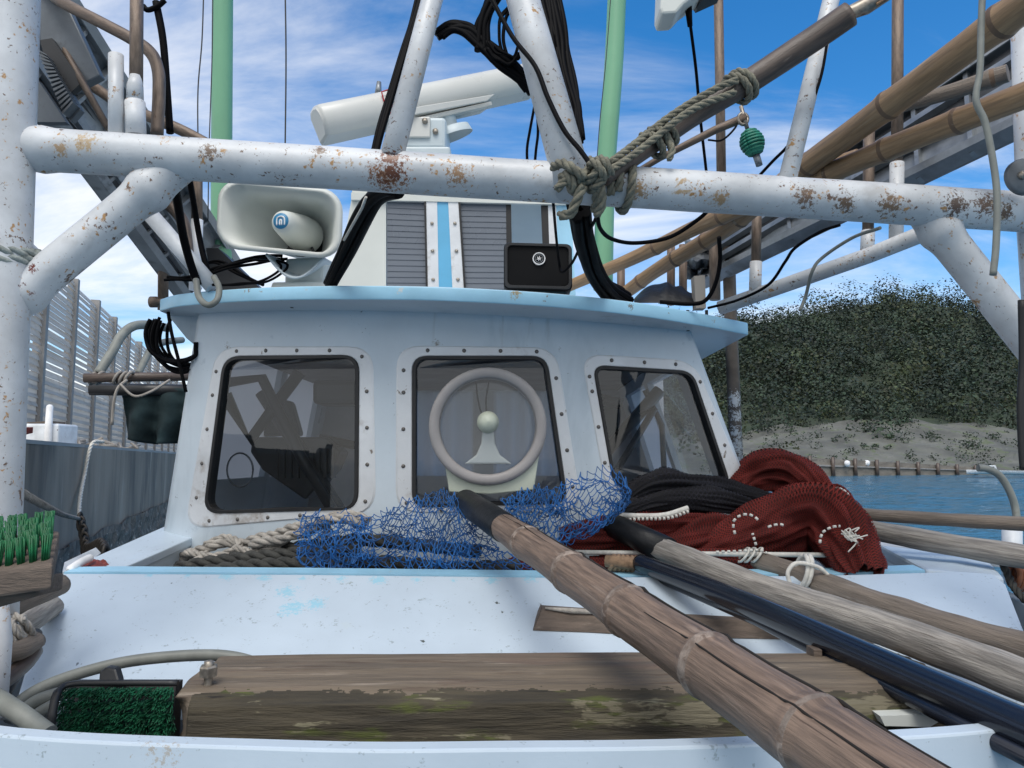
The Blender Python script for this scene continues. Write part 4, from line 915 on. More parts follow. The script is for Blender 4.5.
one('cable_bundle', bundle(((578, 205, 2.0), (583, 235, 2.2), (592, 265, 2.45), (608, 290, 2.7), (625, 300, 2.8)), 7, .034, .015, 4, wob=.2), m_cable, 'thick black cable bundle curving from the cross beam down to the roof on the right', 'cable bundle', 'black cable bundles')
mb = bundle(((440, 34, 1.95), (450, 27, 1.95), (466, 30, 1.95), (482, 46, 1.95), (500, 60, 1.95), (518, 75, 1.96), (532, 92, 1.97)), 6, .016, .0095, 5, wob=.4)
bundle(((482, 48, 1.95), (482, 25, 1.95), (490, 5, 1.95), (502, -14, 1.95), (520, -30, 1.95)), 5, .015, .0085, 6, mb, .4)
bundle(((504, 55, 1.95), (500, 38, 1.95), (503, 18, 1.95), (512, 5, 1.95)), 3, .010, .005, 7, mb, .5)
bundle(((490, 45, 1.94), (500, 55, 1.94), (514, 60, 1.94), (520, 50, 1.94)), 3, .014, .005, 8, mb, .8)
one('cable_coil', mb, m_cable, 'looped coil of thick black cable tied left of the white mast top', 'cable coil')
cable(((488, -8, 1.85), (512, 36, 1.81), (535, 66, 1.765), (548, 98, 1.735), (564, 130, 1.705), (580, 150, 1.68), (593, 168, 1.655)), .0062, 'single black cable crossing the front of the white mast', 'single black cables')
cable(((536, 98, 2.1), (530, 130, 2.1), (527, 150, 2.1), (528, 172, 2.1)), .004, 'thin black cable hanging in a loop left of the mast, its left strand', 'single black cables')
cable(((536, 98, 2.1), (538, 130, 2.1), (536, 150, 2.1), (534, 172, 2.1)), .004, 'thin black cable hanging in a loop left of the mast, its right strand', 'single black cables')
cable(((597, 210, 1.9), (600, 228, 2.0), (612, 239, 2.1), (636, 243, 2.15), (670, 237, 2.15), (700, 218, 2.1), (712, 205, 2.05)), .006, 'black cable sagging in a wide curve under the cross beam', 'single black cables')
cable(((553, 200, 2.1), (556, 235, 2.4), (559, 262, 2.55), (562, 272, 2.55), (572, 263, 2.5), (582, 243, 2.3), (594, 222, 2.0), (600, 205, 1.9)), .0045, 'thin dark cable looping in front of the black square speaker', 'single black cables')
cable(((719, 237, 2.6), (720, 260, 2.65), (716, 282, 2.68), (706, 300, 2.70), (690, 304, 2.72), (660, 302, 2.75)), .008, 'black and white cable bent down beside the brown pegs to the roof edge', 'single black cables')
cable(((708, 308, 2.68), (738, 300, 2.6), (768, 285, 2.5), (785, 262, 2.4), (795, 248, 2.35), (820, 232, 2.25), (840, 225, 2.2)), .005, 'black cable curving along the white side rail on the right', 'single black cables')
cable(((880, 228, 2.15), (852, 238, 2.3), (822, 258, 2.36), (812, 272, 2.35), (806, 295, 2.4), (800, 311, 2.4)), .0055, 'grey cord hanging off the white side rail on the right', None, m_grey, 'cord', 'cord')
cable(((748, 188, 1.95), (772, 162, 1.92), (786, 148, 1.9), (800, 130, 1.9), (820, 80, 1.9), (829, 30, 1.9)), .004, 'black cable climbing beside the slim white strut on the right', 'single black cables')
cable(((983, -20, 1.5), (981, 30, 1.5), (980, 70, 1.5), (976, 100, 1.5), (985, 122, 1.5), (992, 155, 1.5), (997, 195, 1.5), (996, 245, 1.5), (993, 275, 1.5)), .0068, 'grey hanging cord passing in front of the cross beam near its right end', None, m_grey, 'cord', 'cord')
cable(((285, -20, 3.2), (286, 60, 3.2), (285, 160, 3.2)), .0035, 'thin dark aerial wire rising into the sky left of the radar', 'thin aerial wires', m_dark, 'wire', 'wire')
cable(((204, -20, 3.1), (202, 40, 3.1), (198, 90, 3.1), (198, 150, 3.1)), .003, 'thin wire hanging just left of the nearer green rod, farther from it', 'thin aerial wires', m_dark, 'wire', 'wire')
cable(((213, -20, 3.1), (212, 60, 3.1), (209, 150, 3.1), (208, 220, 3.1)), .0025, 'thin wire hanging close along the left edge of the green rod', 'thin aerial wires', m_dark, 'wire', 'wire')
cable(((612, -20, 3.3), (606, 60, 3.3), (600, 120, 3.3), (597, 160, 3.3)), .002, 'thin wire beside the green rod right of the mast', 'thin aerial wires', m_dark, 'wire', 'wire')
cable(((708, 140, 2.8), (722, 140, 2.8), (735, 128, 2.8), (738, 118, 2.8)), .004, 'short black lead bridging to the green bound insulator', 'single black cables')
cable(((165, 0, 1.85), (158, 6, 1.85), (148, 10, 1.85), (143, 6, 1.85)), .007, 'short black lead hooked round the brown upright at the top left', 'single black cables')
cable(((156, 2, 1.86), (163, 40, 1.86), (167, 90, 1.86), (170, 133, 1.86)), R(4, 1.86), 'thick dark cable hanging behind the bent brown rail', 'single black cables')
cable(((172, 170, 2.4), (178, 205, 2.5), (183, 235, 2.6), (190, 262, 2.66), (198, 285, 2.7)), R(4.5, 2.5), 'dark cable hanging from the cross beam to the left roof corner', 'single black cables')
cable(((188, 170, 2.6), (194, 205, 2.7), (199, 235, 2.75), (205, 262, 2.75), (213, 283, 2.75)), R(3, 2.7), 'thinner dark cable dropping beside the left stanchion', 'single black cables')
mb = MB(); rn = random.Random(11)
for k in range(9):
    ctr = P(184+rn.uniform(-3, 3), 335+rn.uniform(-3, 4), 2.98); ra, rb = R(30+rn.uniform(-4, 6), 3), R(27+rn.uniform(-5, 9), 3)
    pts = []
    for i in range(26):
        an = math.radians(150+rn.uniform(-4, 4)*.2+200*i/25)
        p = ctr+V((math.cos(an)*ra*(.9+.1*k/9), rn.uniform(-.004, .004)+(k-4)*.014, math.sin(an)*rb)); p.x = min(p.x, P(204, 340, 3.0).x+.02*k); pts.append(p)
    mb.tube(spline(pts[::2], 4), .0065 if k % 3 else .0085, 7)
one('cable_coil', mb, m_cable, 'coil of dark cables hanging under the left end of the roof brim', 'cable coil')
cable(((168, 312, 2.9), (172, 335, 2.9), (178, 358, 2.9), (186, 392, 2.9)), .007, 'dark cable hanging straight below the coil at the left roof corner', 'single black cables')
mb = bundle(((168, 279, 2.75), (195, 277, 2.75), (225, 268, 2.75), (255, 260, 2.78), (285, 258, 2.8)), 3, .012, .006, 21, None, 1.2)
bundle(((215, 285, 2.7), (240, 284, 2.68), (262, 282, 2.66), (283, 270, 2.66), (279, 262, 2.7), (256, 260, 2.75)), 2, .01, .006, 22, mb, .6)
bundle(((190, 270, 2.8), (215, 262, 2.8), (240, 275, 2.8), (262, 285, 2.76)), 2, .01, .006, 23, mb, .8)
one('cable_tangle', mb, m_cable, 'tangle of dark leads lying behind the horn loudspeaker on the roof', 'cables')
# dark leaning plate behind horn base
mb = MB(); mb.slab([P(206, 248, 3.2), P(218, 248, 3.2), P(262, 290, 3.2), P(212, 290, 3.2)], (0, .1, 0)); one('dark_cover', mb, m_dark, 'dark pointed cover standing on the roof left of the horn', 'cover')
mb = MB()
mb.grid(lambda u, v: P(634+68*u, 303-(4+19*math.sin(math.pi*min(1, u*1.05))**.7*(.75+.3*noise.noise(V((u*7, v*3, 1)))))*math.sin(math.pi*v/1.0)**.6, 2.78+.25*v), 26, 14)
one('covered_gear', mb, m_tape, 'black covered bundle heaped on the right end of the roof', 'bundle')
mb = MB(); mb.slab([P(694, 276, 2.76), P(705, 275, 2.76), P(706, 308, 2.76), P(696, 308, 2.76)], (0, .05, 0)); one('wooden_chock', mb, m_drift, 'small weathered upright wood block at the right roof edge', 'wood block')
mb = MB(); mb.grid(lambda u, v: P(684+34*u+4*noise.noise(V((u*3, v*3, 4))), 240+38*v+6*noise.noise(V((u*4, v*4, 7))), 3.3+.12*noise.noise(V((u*5, v*5, 1)))), 12, 12, sm=False); one('crumpled_foil', mb, m_galv, 'crumpled silvery sheet caught behind the bamboo poles above the roof', 'sheet')

# ---------------- metal chutes either side
def chute(label, nl, nr, fl, fr_, ribs, lip, m, group):
    nl, nr, fl, fr_ = map(V, (nl, nr, fl, fr_)); t = thing('metal_chute', label, 'metal chute', nl.lerp(fr_, .5), group)
    nrm = (fl-nl).cross(nr-nl).normalized(); nrm = nrm if nrm.dot(V((0, 0, H))-nl.lerp(fr_, .5)) > 0 else -nrm
    mb = MB(); mb.slab([nl, nr, fr_, fl], -nrm*.006); build('base_plate', mb, m, t)
    for A, B in ((nl, fl), (nr, fr_)):
        s = (fr_-fl if A is nl else fl-fr_).normalized()
        mb = MB(); mb.slab([A+nrm*.001, B+nrm*.001, B+nrm*lip, A+nrm*lip], s*.006); mb.slab([A+nrm*lip, B+nrm*lip, B+nrm*lip+s*.03, A+nrm*lip+s*.03], nrm*.005); build('side_lip', mb, m, t)
    for k in range(1, ribs):
        f = k/ribs; a, b = nl.lerp(fl, f), nr.lerp(fr_, f); d = (fl-nl).normalized()*.015
        mb = MB(); mb.slab([a+nrm*.002, b+nrm*.002, b+nrm*(.002+lip*.6), a+nrm*(.002+lip*.6)], d); build('rib', mb, m, t)
    mb = MB(); o_ = nrm*.012; mb.slab([nl.lerp(nr, .06)+o_, nl.lerp(nr, .46)+o_, fl.lerp(fr_, .46)+o_, fl.lerp(fr_, .06)+o_], nrm*.004); build('dark_liner', mb, m_dark2, t)
    for f in (.22, .50):
        a_, b_ = nl.lerp(nr, f), fl.lerp(fr_, f); w_ = (nr-nl).normalized()*.03; mb = MB(); mb.slab([a_+nrm*.018, a_+w_+nrm*.018, b_+w_+nrm*.018, b_+nrm*.018], nrm*.025); build('runner', mb, m, t)
    return t
m_dark2 = mat('dark_weathered_liner', (.045, .048, .055), .6, var=.4, vs=8, patches=((12, .56, .66, (.12, .12, .12)),), bump=.3)
chute('dark grey ribbed metal chute slanting down at the left behind the cross beam', P(-20, 40, 2.0), P(52, -20, 2.2), P(178, 300, 3.35), P(232, 262, 3.5), 9, .05, m_chute, 'metal chutes on the boat sides')
chute('pale galvanised metal chute slanting up to the right behind the bamboo poles', P(1030, 35, 2.35), P(1040, 128, 2.15), P(690, 262, 3.5), P(705, 288, 3.4), 8, .05, m_galv, 'metal chutes on the boat sides')
t = thing('flood_lamp', 'dark grey finned floodlight tilted behind the left pipe post', 'floodlight', P(60, 90, 1.9))
mb = MB(); mb.slab([P(38, -8, 1.95), P(64, -2, 1.95), P(100, 75, 1.95), P(71, 90, 1.95), P(40, 44, 1.95)], (0, .03, 0)); build('housing', mb, m_dgalv, t, bevel=.004)
mb = MB(); mb.slab([P(40, 40, 1.93), P(52, 38, 1.93), P(82, 82, 1.93), P(71, 92, 1.93), P(44, 56, 1.93)], (0, .02, 0)); build('hinge_plate', mb, m_dark, t)
mb = MB()
a, b, c_, d_ = P(36, 48, 1.9), P(46, 54, 1.9), P(74, 104, 1.9), P(64, 116, 1.9)
for k in range(15): f = k/15; g = (k+.5)/15; mb.slab([a.lerp(d_, f), b.lerp(c_, f), b.lerp(c_, g), a.lerp(d_, g)], (0, .04, 0))
mb.slab([a+V((0, .03, 0)), b+V((0, .03, 0)), c_+V((0, .03, 0)), d_+V((0, .03, 0))], (0, .02, 0)); build('cooling_fins', mb, m_dgalv, t)
mb = MB(); mb.slab([P(30, 80, 1.86), P(38, 80, 1.86), P(66, 122, 1.86), P(34, 122, 1.86)], (0, .02, 0)); build('bracket', mb, m_dgalv, t)

# ---------------- green rods
for pts, r, lab in ((((223, -60, 3.3), (222, 100, 3.35), (221, 300, 3.4)), R(10.5, 3.35), 'thick pale green rod standing upright behind the horn loudspeaker'),
                    (((619, -60, 3.5), (614, 60, 3.5), (606, 170, 3.5), (603, 290, 3.5)), R(9.8, 3.5), 'thick pale green rod rising just right of the white mast')):
    mb = MB(); mb.tube(spline(PP(*pts), 8), r, 20); one('green_rod', mb, m_frp, lab, 'rod', 'green fibreglass rods')

# ---------------- bamboo and wooden poles
def pole(name, label, cat, pts, r, mats, nodes=(), group=None, seg=18, wob=.03, seed=0, n=10, bulge=.10, bw=.010):
    q3 = PP(*pts)
    if pts[-1][0] > 1050: q3.append(q3[-1]+(q3[-1]-q3[-2]).normalized()*.6)
    base = resample(spline(q3, n) if len(q3) > 2 else q3, .012)
    pxs = []
    for p in base:
        d = p-V((0, 0, H)); zz = d.y*math.cos(TH)+d.z*math.sin(TH); pxs.append(512+F*d.x/max(zz, .05))
    rr_l = list(r) if isinstance(r, (list, tuple)) else [r, r]
    rad = []; flag = []
    L = len(base)-1; idx = [min(range(len(base)), key=lambda i: abs(pxs[i]-q)) for q in nodes]
    for i in range(len(base)):
        f = i/L*(len(rr_l)-1); k = min(int(f), len(rr_l)-2); q = rr_l[k]+(rr_l[k+1]-rr_l[k])*(f-k)
        dd = min((abs(i-j) for j in idx), default=99)*.012
        q *= 1+bulge*math.exp(-(dd/.013)**2)+.04*math.exp(-(dd/.06)**2)
        rad.append(q); flag.append(dd < bw)
    mb = MB(); mb.tube(base, rad, seg, mfn=lambda i: 1 if flag[i] else 0, wob=wob, wseed=seed)
    o = build(name, mb, mats); tag(o, label, cat, group); return o, base
B2 = [m_bam, m_bamn]
pole('bamboo_pole', 'brown bamboo pole slanting steeply up to the top right corner, the upper one', 'bamboo pole', ((625, 293, 3.3), (660, 268, 3.1), (725, 229, 2.75), (790, 178, 2.35), (900, 97, 1.9), (1060, -22, 1.45)), [.028, .031, .034, .036, .037, .037], B2, (640, 676, 706, 740, 808, 888, 1000), 'bamboo poles')
pole('bamboo_pole', 'brown bamboo pole rising gently to the right edge, below the steeper one', 'bamboo pole', ((560, 290, 3.3), (640, 255, 3.0), (710, 221, 2.7), (800, 185, 2.35), (920, 136, 1.95), (1060, 82, 1.6)), [.024, .028, .030, .031, .031, .031], B2, (600, 655, 720, 770, 830, 884, 960), 'bamboo poles', seed=4)
pole('bamboo_pole', 'thin dark bamboo stick lying in the right metal chute', 'bamboo pole', ((800, 173, 2.6), (858, 154, 2.45)), [.014, .018], B2, (830,), 'bamboo poles')
pole('bamboo_pole', 'grey pole with an open hollow end crossing behind the upper right bamboo', 'bamboo pole', ((900, 106, 2.2), (950, 92, 2.1), (1008, 73, 2.0)), [.020, .022, .024], [m_bdrift, m_bamn], (990,), 'bamboo poles')
# gaff with rope lashings
gp = ((604, 180, 1.72), (660, 140, 1.78), (700, 112, 1.80), (745, 84, 1.80), (800, 48, 1.78), (850, 14, 1.74))
o, base = pole('gaff_pole', 'dark brown round pole with a metal socket, roped to the cross beam by the mast', 'pole', gp, [.016, .020, .024, .030, .031, .031], [m_dpole, m_dpole], (), None)
mb = MB(); e = PP((846, 17, 1.74), (852, 12, 1.74), (866, 6, 1.73), (880, -2, 1.72), (900, -14, 1.7)); mb.tube(e, [.022, .017, .020, .017, .015], 14); sk = build('socket', mb, m_bolt, o)
mb = MB()
for k in range(5):
    p = e[3].lerp(e[4], k*.2); mb.tube([p+V((math.cos(an)*.012, math.sin(an)*.02, math.sin(an+.8)*.022)) for an in [i*.53 for i in range(13)]], .004, 6)
build('twine_binding', mb, m_twine, o)
def gpt(px):
    ps = spline(PP(*gp), 10)
    return min(ps, key=lambda p: abs(512+F*p.x/(p.y*math.cos(TH)+(p.z-H)*math.sin(TH))-px))
mb = MB(); mb.rope(spline([gpt(608)+V((0, -.03, .022)), P(640, 140, 1.74), P(672, 115, 1.76), P(715, 89, 1.76), P(738, 80, 1.76)], 8), .0092)
mb.rope(spline([gpt(608)+V((0, -.04, .0)), P(640, 150, 1.72), P(690, 111, 1.74), P(735, 92, 1.75)], 8), .009)
def coilat(mb, p, d, r, turns, pitch, rad, tilt=0):
    d = V(d).normalized(); u = d.orthogonal().normalized(); w = d.cross(u)
    mb.rope([p+d*(pitch*(i/24)-pitch*turns/2)+(u*math.cos(2*math.pi*i/24)+w*math.sin(2*math.pi*i/24))*r for i in range(int(24*turns)+1)], rad, seg=6)
dg = gpt(700)-gpt(640)
coilat(mb, gpt(656), dg, .034, 1.6, .025, .009); coilat(mb, gpt(739), dg, .037, 1.7, .022, .009); coilat(mb, gpt(668), dg, .028, 1.2, .02, .008)
mb.rope(spline([gpt(664)+V((0, -.03, -.02)), gpt(664)+V((.01, -.04, -.05)), gpt(664)+V((0, -.04, -.075))], 6), .008)
one('lashing_rope', mb, m_rope2, 'olive grey rope strands lashed along the dark gaff pole', 'rope')
bm_c = pa.lerp(pb, (585-10)/1036); bd = (pb-pa).normalized(); mb = MB()
def around(px, r, rad, turns=1.0, pitch=.03, ph=0):
    p = pa.lerp(pb, (px-10)/1036); u = V((0, 0, 1)); w = bd.cross(u)
    mb.rope([p+bd*(pitch*(i/28-turns/2))+(u*math.cos(2*math.pi*i/28+ph)+w*math.sin(2*math.pi*i/28+ph))*r for i in range(int(28*turns)+1)], rad, seg=6)
around(575, .058, .0105, 1.3, .035, .5); around(598, .058, .0105, 1.2, -.03, 1.)
kn = P(594, 176, 1.63); coilat(mb, kn, (.5, .3, -.6), .023, 2.2, .020, .0105); coilat(mb, kn+V((.012, -.015, .01)), (.9, .1, .5), .021, 1.6, .018, .0095); coilat(mb, P(572, 182, 1.635), (1, .2, .4), .020, 1.6, .02, .011)
mb.rope(spline(PP((590, 172, 1.63), (575, 176, 1.62), (562, 184, 1.62), (556, 190, 1.62)), 6), .010); mb.rope(spline(PP((601, 186, 1.62), (602, 204, 1.64), (596, 216, 1.66)), 6), .010)
mb.rope(spline(PP((553, 167, 1.66), (562, 163, 1.62), (572, 168, 1.60), (585, 178, 1.61)), 6), .011); mb.rope(spline(PP((560, 215, 1.66), (570, 214, 1.64), (577, 200, 1.625), (583, 186, 1.62)), 6), .0115)
one('rope_knot', mb, m_rope2, 'olive grey rope knotted round the cross beam at the mast foot', 'rope')
mb = MB()
for k, dz in ((0, 0.0), (1, -.022)): 
    c0 = P(3, 258, 1.69)+V((0, 0, dz+.01)); mb.rope([c0+V((math.cos(a)*.068, math.sin(a)*.068, .008*math.sin(a*2+k))) for a in [2*math.pi*i/40 for i in range(41)]], .0125)
one('rope_wrap', mb, m_ropeg, 'grey green rope wound round the left pipe post', 'rope')
# green bound insulator hanging from the thin spar
t = thing('bound_insulator', 'green twine-bound insulator hanging below the gaff on a shackle', 'insulator', P(756, 160, 2.0))
mb = MB(); p0, p1 = P(748, 130, 2.0), P(757, 158, 2.0); dd = (p1-p0).normalized()
mb.lathe(p0, dd, [(0, .012), (.012, .024), (.04, .029), (.065, .024), (.074, .012)], 16); build('core', mb, m_tgreen, t)
mb = MB()
for k in range(8):
    f = .008+k*.0085; r = .013+.017*math.sin(min(1, f/.074)*math.pi)
    mb.tube([p0+dd*f+(dd.orthogonal().normalized()*math.cos(a)+dd.cross(dd.orthogonal().normalized())*math.sin(a))*r for a in [2*math.pi*i/20 for i in range(21)]], .0042, 6)
build('binding', mb, m_tgreen, t)
mb = MB(); mb.tube([p0+dd*.07, p0+dd*.105], [.010, .009], 10); build('glass_stub', mb, m_galv, t)
mb = MB(); mb.tube(PP((741, 106, 2.0), (744, 118, 2.0), (748, 131, 2.0)), .006, 8); mb.tube([P(743, 119, 2.0)+V((math.cos(a)*.013, 0, math.sin(a)*.016)) for a in [i*.5 for i in range(14)]], .005, 6); build('shackle', mb, m_bolt, t)
mb = MB(); mb.tube(PP((630, 176, 2.1), (660, 158, 2.08), (715, 130, 2.03), (746, 117, 2.0)), [.008, .009, .011, .012], 12); one('thin_spar', mb, m_brown, 'thin brown spar ending at the green insulator below the gaff', 'spar')

# pulley at the right edge
t = thing('pulley_plate', 'grey round pulley cheek with centre bolt on the right pipe post', 'pulley', P(1018, 196, 1.78))
mb = MB(); c = P(1022, 178, 1.77); mb.lathe(c, (0, -1, 0), [(0, R(19, 1.77)), (.012, R(19, 1.77)), (.015, R(17.5, 1.77)), (.0155, .001)], 28); build('cheek_plate', mb, m_dgalv, t)
mb = MB(); mb.lathe(c+V((R(-5, 1.77), -.016, 0)), (0, -1, 0), [(0, .010), (.008, .010), (.009, .004), (.012, .001)], 10); build('bolt', mb, m_bolt, t)
cable(((1022, 300, 1.75), (1023, 360, 1.76), (1021, 400, 1.76), (1022, 440, 1.76), (1024, 470, 1.76)), .009, 'dark cord hanging at the right edge against the pipe post', None, m_rub, 'cord', 'cord')

# big foreground bamboo
Bp = ((462, 500, 2.62), (500, 524, 2.42), (1010, 862, .72))
P0, P1 = P(466, 502, 2.60), P(905, 798, .78)
bsp = [P0.lerp(P1, k/10) for k in range(11)]
def pl(px): # point of the bamboo axis seen at px
    lo, hi = 0., 1.3
    for _ in range(40):
        m_ = (lo+hi)/2; q = P0.lerp(P1, m_); d = q-V((0, 0, H)); x = 512+F*d.x/(d.y*math.cos(TH)+d.z*math.sin(TH))
        if x < px: lo = m_
        else: hi = m_
    return P0.lerp(P1, lo)
nodes = (527, 571, 628, 709, 815); nd = [(pl(x)-P0).length for x in nodes]; Lm = (P1-P0).length*1.18; dirb = (P1-P0).normalized()
base = [P0+dirb*(i*.008) for i in range(int(Lm/.008))]; rad = []; flag = []
for i, p in enumerate(base):
    s = i*.008; dn = min(abs(s-k) for k in nd); q = .037+.010*s/Lm
    q *= 1+.075*math.exp(-(dn/.012)**2)+.06*math.exp(-(dn/.07)**2)-.04*math.exp(-((dn-.02)/.008)**2); rad.append(q); flag.append(dn < .006)
mb = MB(); mb.tube(base, rad, 30, mfn=lambda i: 1 if flag[i] else 0, wob=.03)
bb = tag(build('bamboo_pole', mb, [m_bam2, m_bam2n]), 'thick split bamboo pole running from the middle window down to the bottom edge', 'bamboo pole', 'bamboo poles')
s0 = (pl(505)-P0).length; mb = MB(); mb.tube([P0-dirb*.01, P0, P0+dirb*s0*.98, P0+dirb*s0], [.034, .0425, .0425, .039], 24, wob=.03); build('tape_wrap', mb, m_tape, bb)
u_b = V((0, 0, 1)); u_b = (u_b-dirb*u_b.dot(dirb)).normalized(); w_b = dirb.cross(u_b); w_b = w_b if w_b.x > 0 else -w_b
mb = MB(); m_crack = mat('dark_split', (.012, .009, .007), .9)
for an0, s1, s2, wd_ in ((-34, .22, .99, .0036), (38, .62, 1.0, .0018), (14, .05, .45, .0012)):
    path = []; i = int(s1*len(base))
    while i < min(len(base)-1, int(s2*len(base))):
        an = math.radians(an0+5*noise.noise(V((i*.03, an0, 1)))); path.append(base[i]+(u_b*math.cos(an)+(-w_b)*math.sin(an))*rad[i]*.998); i += 3
    mb.tube(path, [wd_*(.3+.7*math.sin(math.pi*k/(len(path)-1))**.5) for k in range(len(path))], 6)
build('split_line', mb, m_crack, bb)

# poles at lower right
pole('driftwood_pole', 'pale grey weathered pole with a black sleeved end beside the red net', 'pole', ((660, 548, 2.42), (760, 588, 2.02), (900, 634, 1.62), (1060, 694, 1.28)), [.036, .037, .036, .034], [m_drift, m_drift], (), 'wooden poles on the foredeck', wob=.10, seed=2)
mb = MB(); sl_ = PP((608, 524, 2.58), (614, 526, 2.56), (640, 538, 2.49), (668, 551, 2.40)); mb.tube(sl_, [.030, .041, .042, .043], 20, wob=.06); one('pole_sleeve', mb, m_tape, 'black rubber sleeve wrapped on the end of the pale grey pole', 'sleeve')
pole('black_pipe', 'glossy black pipe slanting down to the lower right edge', 'pipe', ((640, 563, 2.34), (740, 601, 1.90), (880, 664, 1.47), (1060, 745, 1.12)), [.026, .029, .031, .031], [m_blackpipe, m_blackpipe], (), None, wob=0, seg=28)
mb = MB(); mb.tube(PP((662, 580, 2.26), (760, 622, 1.84), (900, 694, 1.40), (1190, 840, .92)), [.012, .013, .013, .013], 16); one('thin_black_pipe', mb, m_blackpipe, 'thin black pipe lying along the underside of the glossy black pipe', 'pipe')
mb = MB(); 
for k in range(6): p = P(612+4.4*k, 562.5+.3*k, 2.38); mb.tube([p+V((.008*math.sin(a), math.cos(a)*.021, math.sin(a)*.021)) for a in [i*.6 for i in range(12)]], .0065, 6)
mb.tube(PP((606, 561, 2.38), (640, 564, 2.34)), .019, 12); one('twine_binding', mb, m_twine, 'brown twine wound round the far end of the glossy black pipe', 'twine')
pole('driftwood_pole', 'brown grey weathered pole behind the pale one, tied with white cord', 'pole', ((742, 556, 2.50), (800, 576, 2.3), (900, 612, 1.98), (1060, 660, 1.6)), [.034, .036, .035, .033], [m_bdrift, m_bdrift], (), 'wooden poles on the foredeck', wob=.12, seed=5)
pole('driftwood_pole', 'upper of two level wooden poles reaching to the right edge over the water', 'pole', ((815, 511, 3.05), (920, 518, 2.75), (1060, 526, 2.5)), [.022, .024, .025], [m_bdrift, m_bdrift], (), 'wooden poles on the foredeck', wob=.06, seed=6)
mb = MB(); mb.tube(PP((812, 511, 3.05), (850, 513, 2.95)), .027, 14); one('pole_sleeve', mb, m_drift, 'pale wrapped end of the upper level pole beside the red net', 'sleeve')
pole('driftwood_pole', 'lower and thicker of two level grey wooden poles at the right edge', 'pole', ((846, 525, 2.9), (930, 541, 2.62), (1060, 563, 2.35)), [.034, .038, .040], [m_drift, m_drift], (), 'wooden poles on the foredeck', wob=.08, seed=7)
mb = MB(); mb.tube(PP((556, 552, 2.52), (640, 553, 2.50), (720, 554, 2.43), (830, 555, 2.40)), .0075, 10); st_ = one('white_stick', mb, m_wtwine, 'thin pale stick lying level across the front of the red net', 'stick')
mb = MB()
for px in (744, 750, 757): mb.tube([P(px+2*math.sin(a), 555, 2.42)+V((.01*math.sin(a), math.cos(a)*.022, math.sin(a)*.022)) for a in [i*.6 for i in range(12)]], .004, 6)
build('cord_lashing', mb, m_wtwine, st_)
mb = MB(); c = P(800, 572, 2.26)
for sgn in (0, 1): mb.tube([c+V((.012*sgn+math.cos(a)*.012, math.sin(a)*.045-.01, math.cos(a)*.046+.004)) for a in [i*.42 for i in range(16)]], .0065, 6)
mb.tube(spline(PP((790, 585, 2.2), (788, 572, 2.2), (797, 563, 2.2), (818, 567, 2.2), (830, 577, 2.2)), 6), .006, 6)
one('cord_tie', mb, m_wtwine, 'white cord looped round the brown grey pole near the red net', 'cord')
# broken split wood on the panel
mb = MB()
q1, n1 = on_panel(534, 634); pts_t = [(541, 618), (585, 621), (640, 625), (700, 628), (790, 633), (900, 640)]; pts_b = [(533, 631), (590, 633), (640, 636), (700, 638), (790, 640), (900, 645)]
T3 = [on_panel(*p)[0]+n1*.030 for p in pts_t]; B3 = [on_panel(*p)[0]+n1*.002 for p in pts_b]; Tb = [p+V((0, .05, .0)) for p in T3]
mb.v += B3+T3+Tb+[b+V((0, .06, .004)) for b in B3]; n = 6
for i in range(n-1):
    for r in range(3): mb.face((r*n+i, r*n+i+1, (r+1)*n+i+1, (r+1)*n+i), None, 0, False)
mb.face([0, n, 2*n, 3*n][::-1], None, 0, False); mb.face([n-1, 2*n-1, 3*n-1, 4*n-1], None, 0, False)
one('broken_board', mb, m_wood, 'broken dark wood strip lying across the white sloping panel', 'wood strip', bevel=.004)
mb = MB(); e = [on_panel(x, y)[0]+n1*.034 for x, y in ((545, 619), (570, 622), (600, 623), (640, 626))]; mb.tube(e, [.003, .007, .006, .004], 8, wob=.3); build('torn_edge', mb, m_rope, bpy.data.objects['broken_board'])

# timber with bolt
TL0, TL1 = P(172, 700, 1.40), P(965, 690, 1.42)
t = thing('timber_beam', 'thick weathered timber beam with a mossy dark front lying behind the bow board', 'timber', P(560, 720, 1.4))
mb = MB()
def tbm(u, v):
    # v runs round the section: top back -> top front -> front bottom -> bottom back
    sec = [(1.62, -.405), (1.50, -.402), (1.425, -.414), (1.392, -.436), (1.376, -.50), (1.385, -.60), (1.60, -.60)]
    f = v*(len(sec)-1); k = min(int(f), len(sec)-2); g = f-k; Y = sec[k][0]*(1-g)+sec[k+1][0]*g; z = sec[k][1]*(1-g)+sec[k+1][1]*g
    x = -.60+1.40*u; z += .028*u-.022*u*u
    if u < .001: x -= .0
    if Y < 1.41 and u < .022 and v < .8: Y += .06*(1-u/.022)*min(1, (1.41-Y)/.03)
    nz = noise.fractal(V((x*1.5, Y*16, z*20)), 1, 2, 4)*.006
    return V((x+(.02*noise.noise(V((Y*20, z*20, 1))) if u in (0., 1.) else 0), Y-nz, H+z+nz*.8))
nu, nv = 520, 108
mb.grid(tbm, nu, nv)
for i, f in enumerate(mb.f):
    j = i//nu; x = mb.v[f[0]].x; th = 40+6*noise.noise(V((x*3, 1, 1)))+4*noise.noise(V((x*14, 5, 1)))+3*noise.noise(V((x*45, 7, 1)))+5*noise.noise(V((x*9, j*.22, 9)))+3*noise.noise(V((x*90, j*.5, 3)))
    mb.mi[i] = 1 if j > th and i % nu > 9 else 0
mb.face([j*(nu+1) for j in range(nv+1)], None, 0, False); mb.face([j*(nu+1)+nu for j in range(nv+1)][::-1], None, 0, False)
build('beam', mb, [m_timb, m_timbd], t)
bc = P(208, 688, 1.44); mb = MB(); bx = R(5, 1.45)
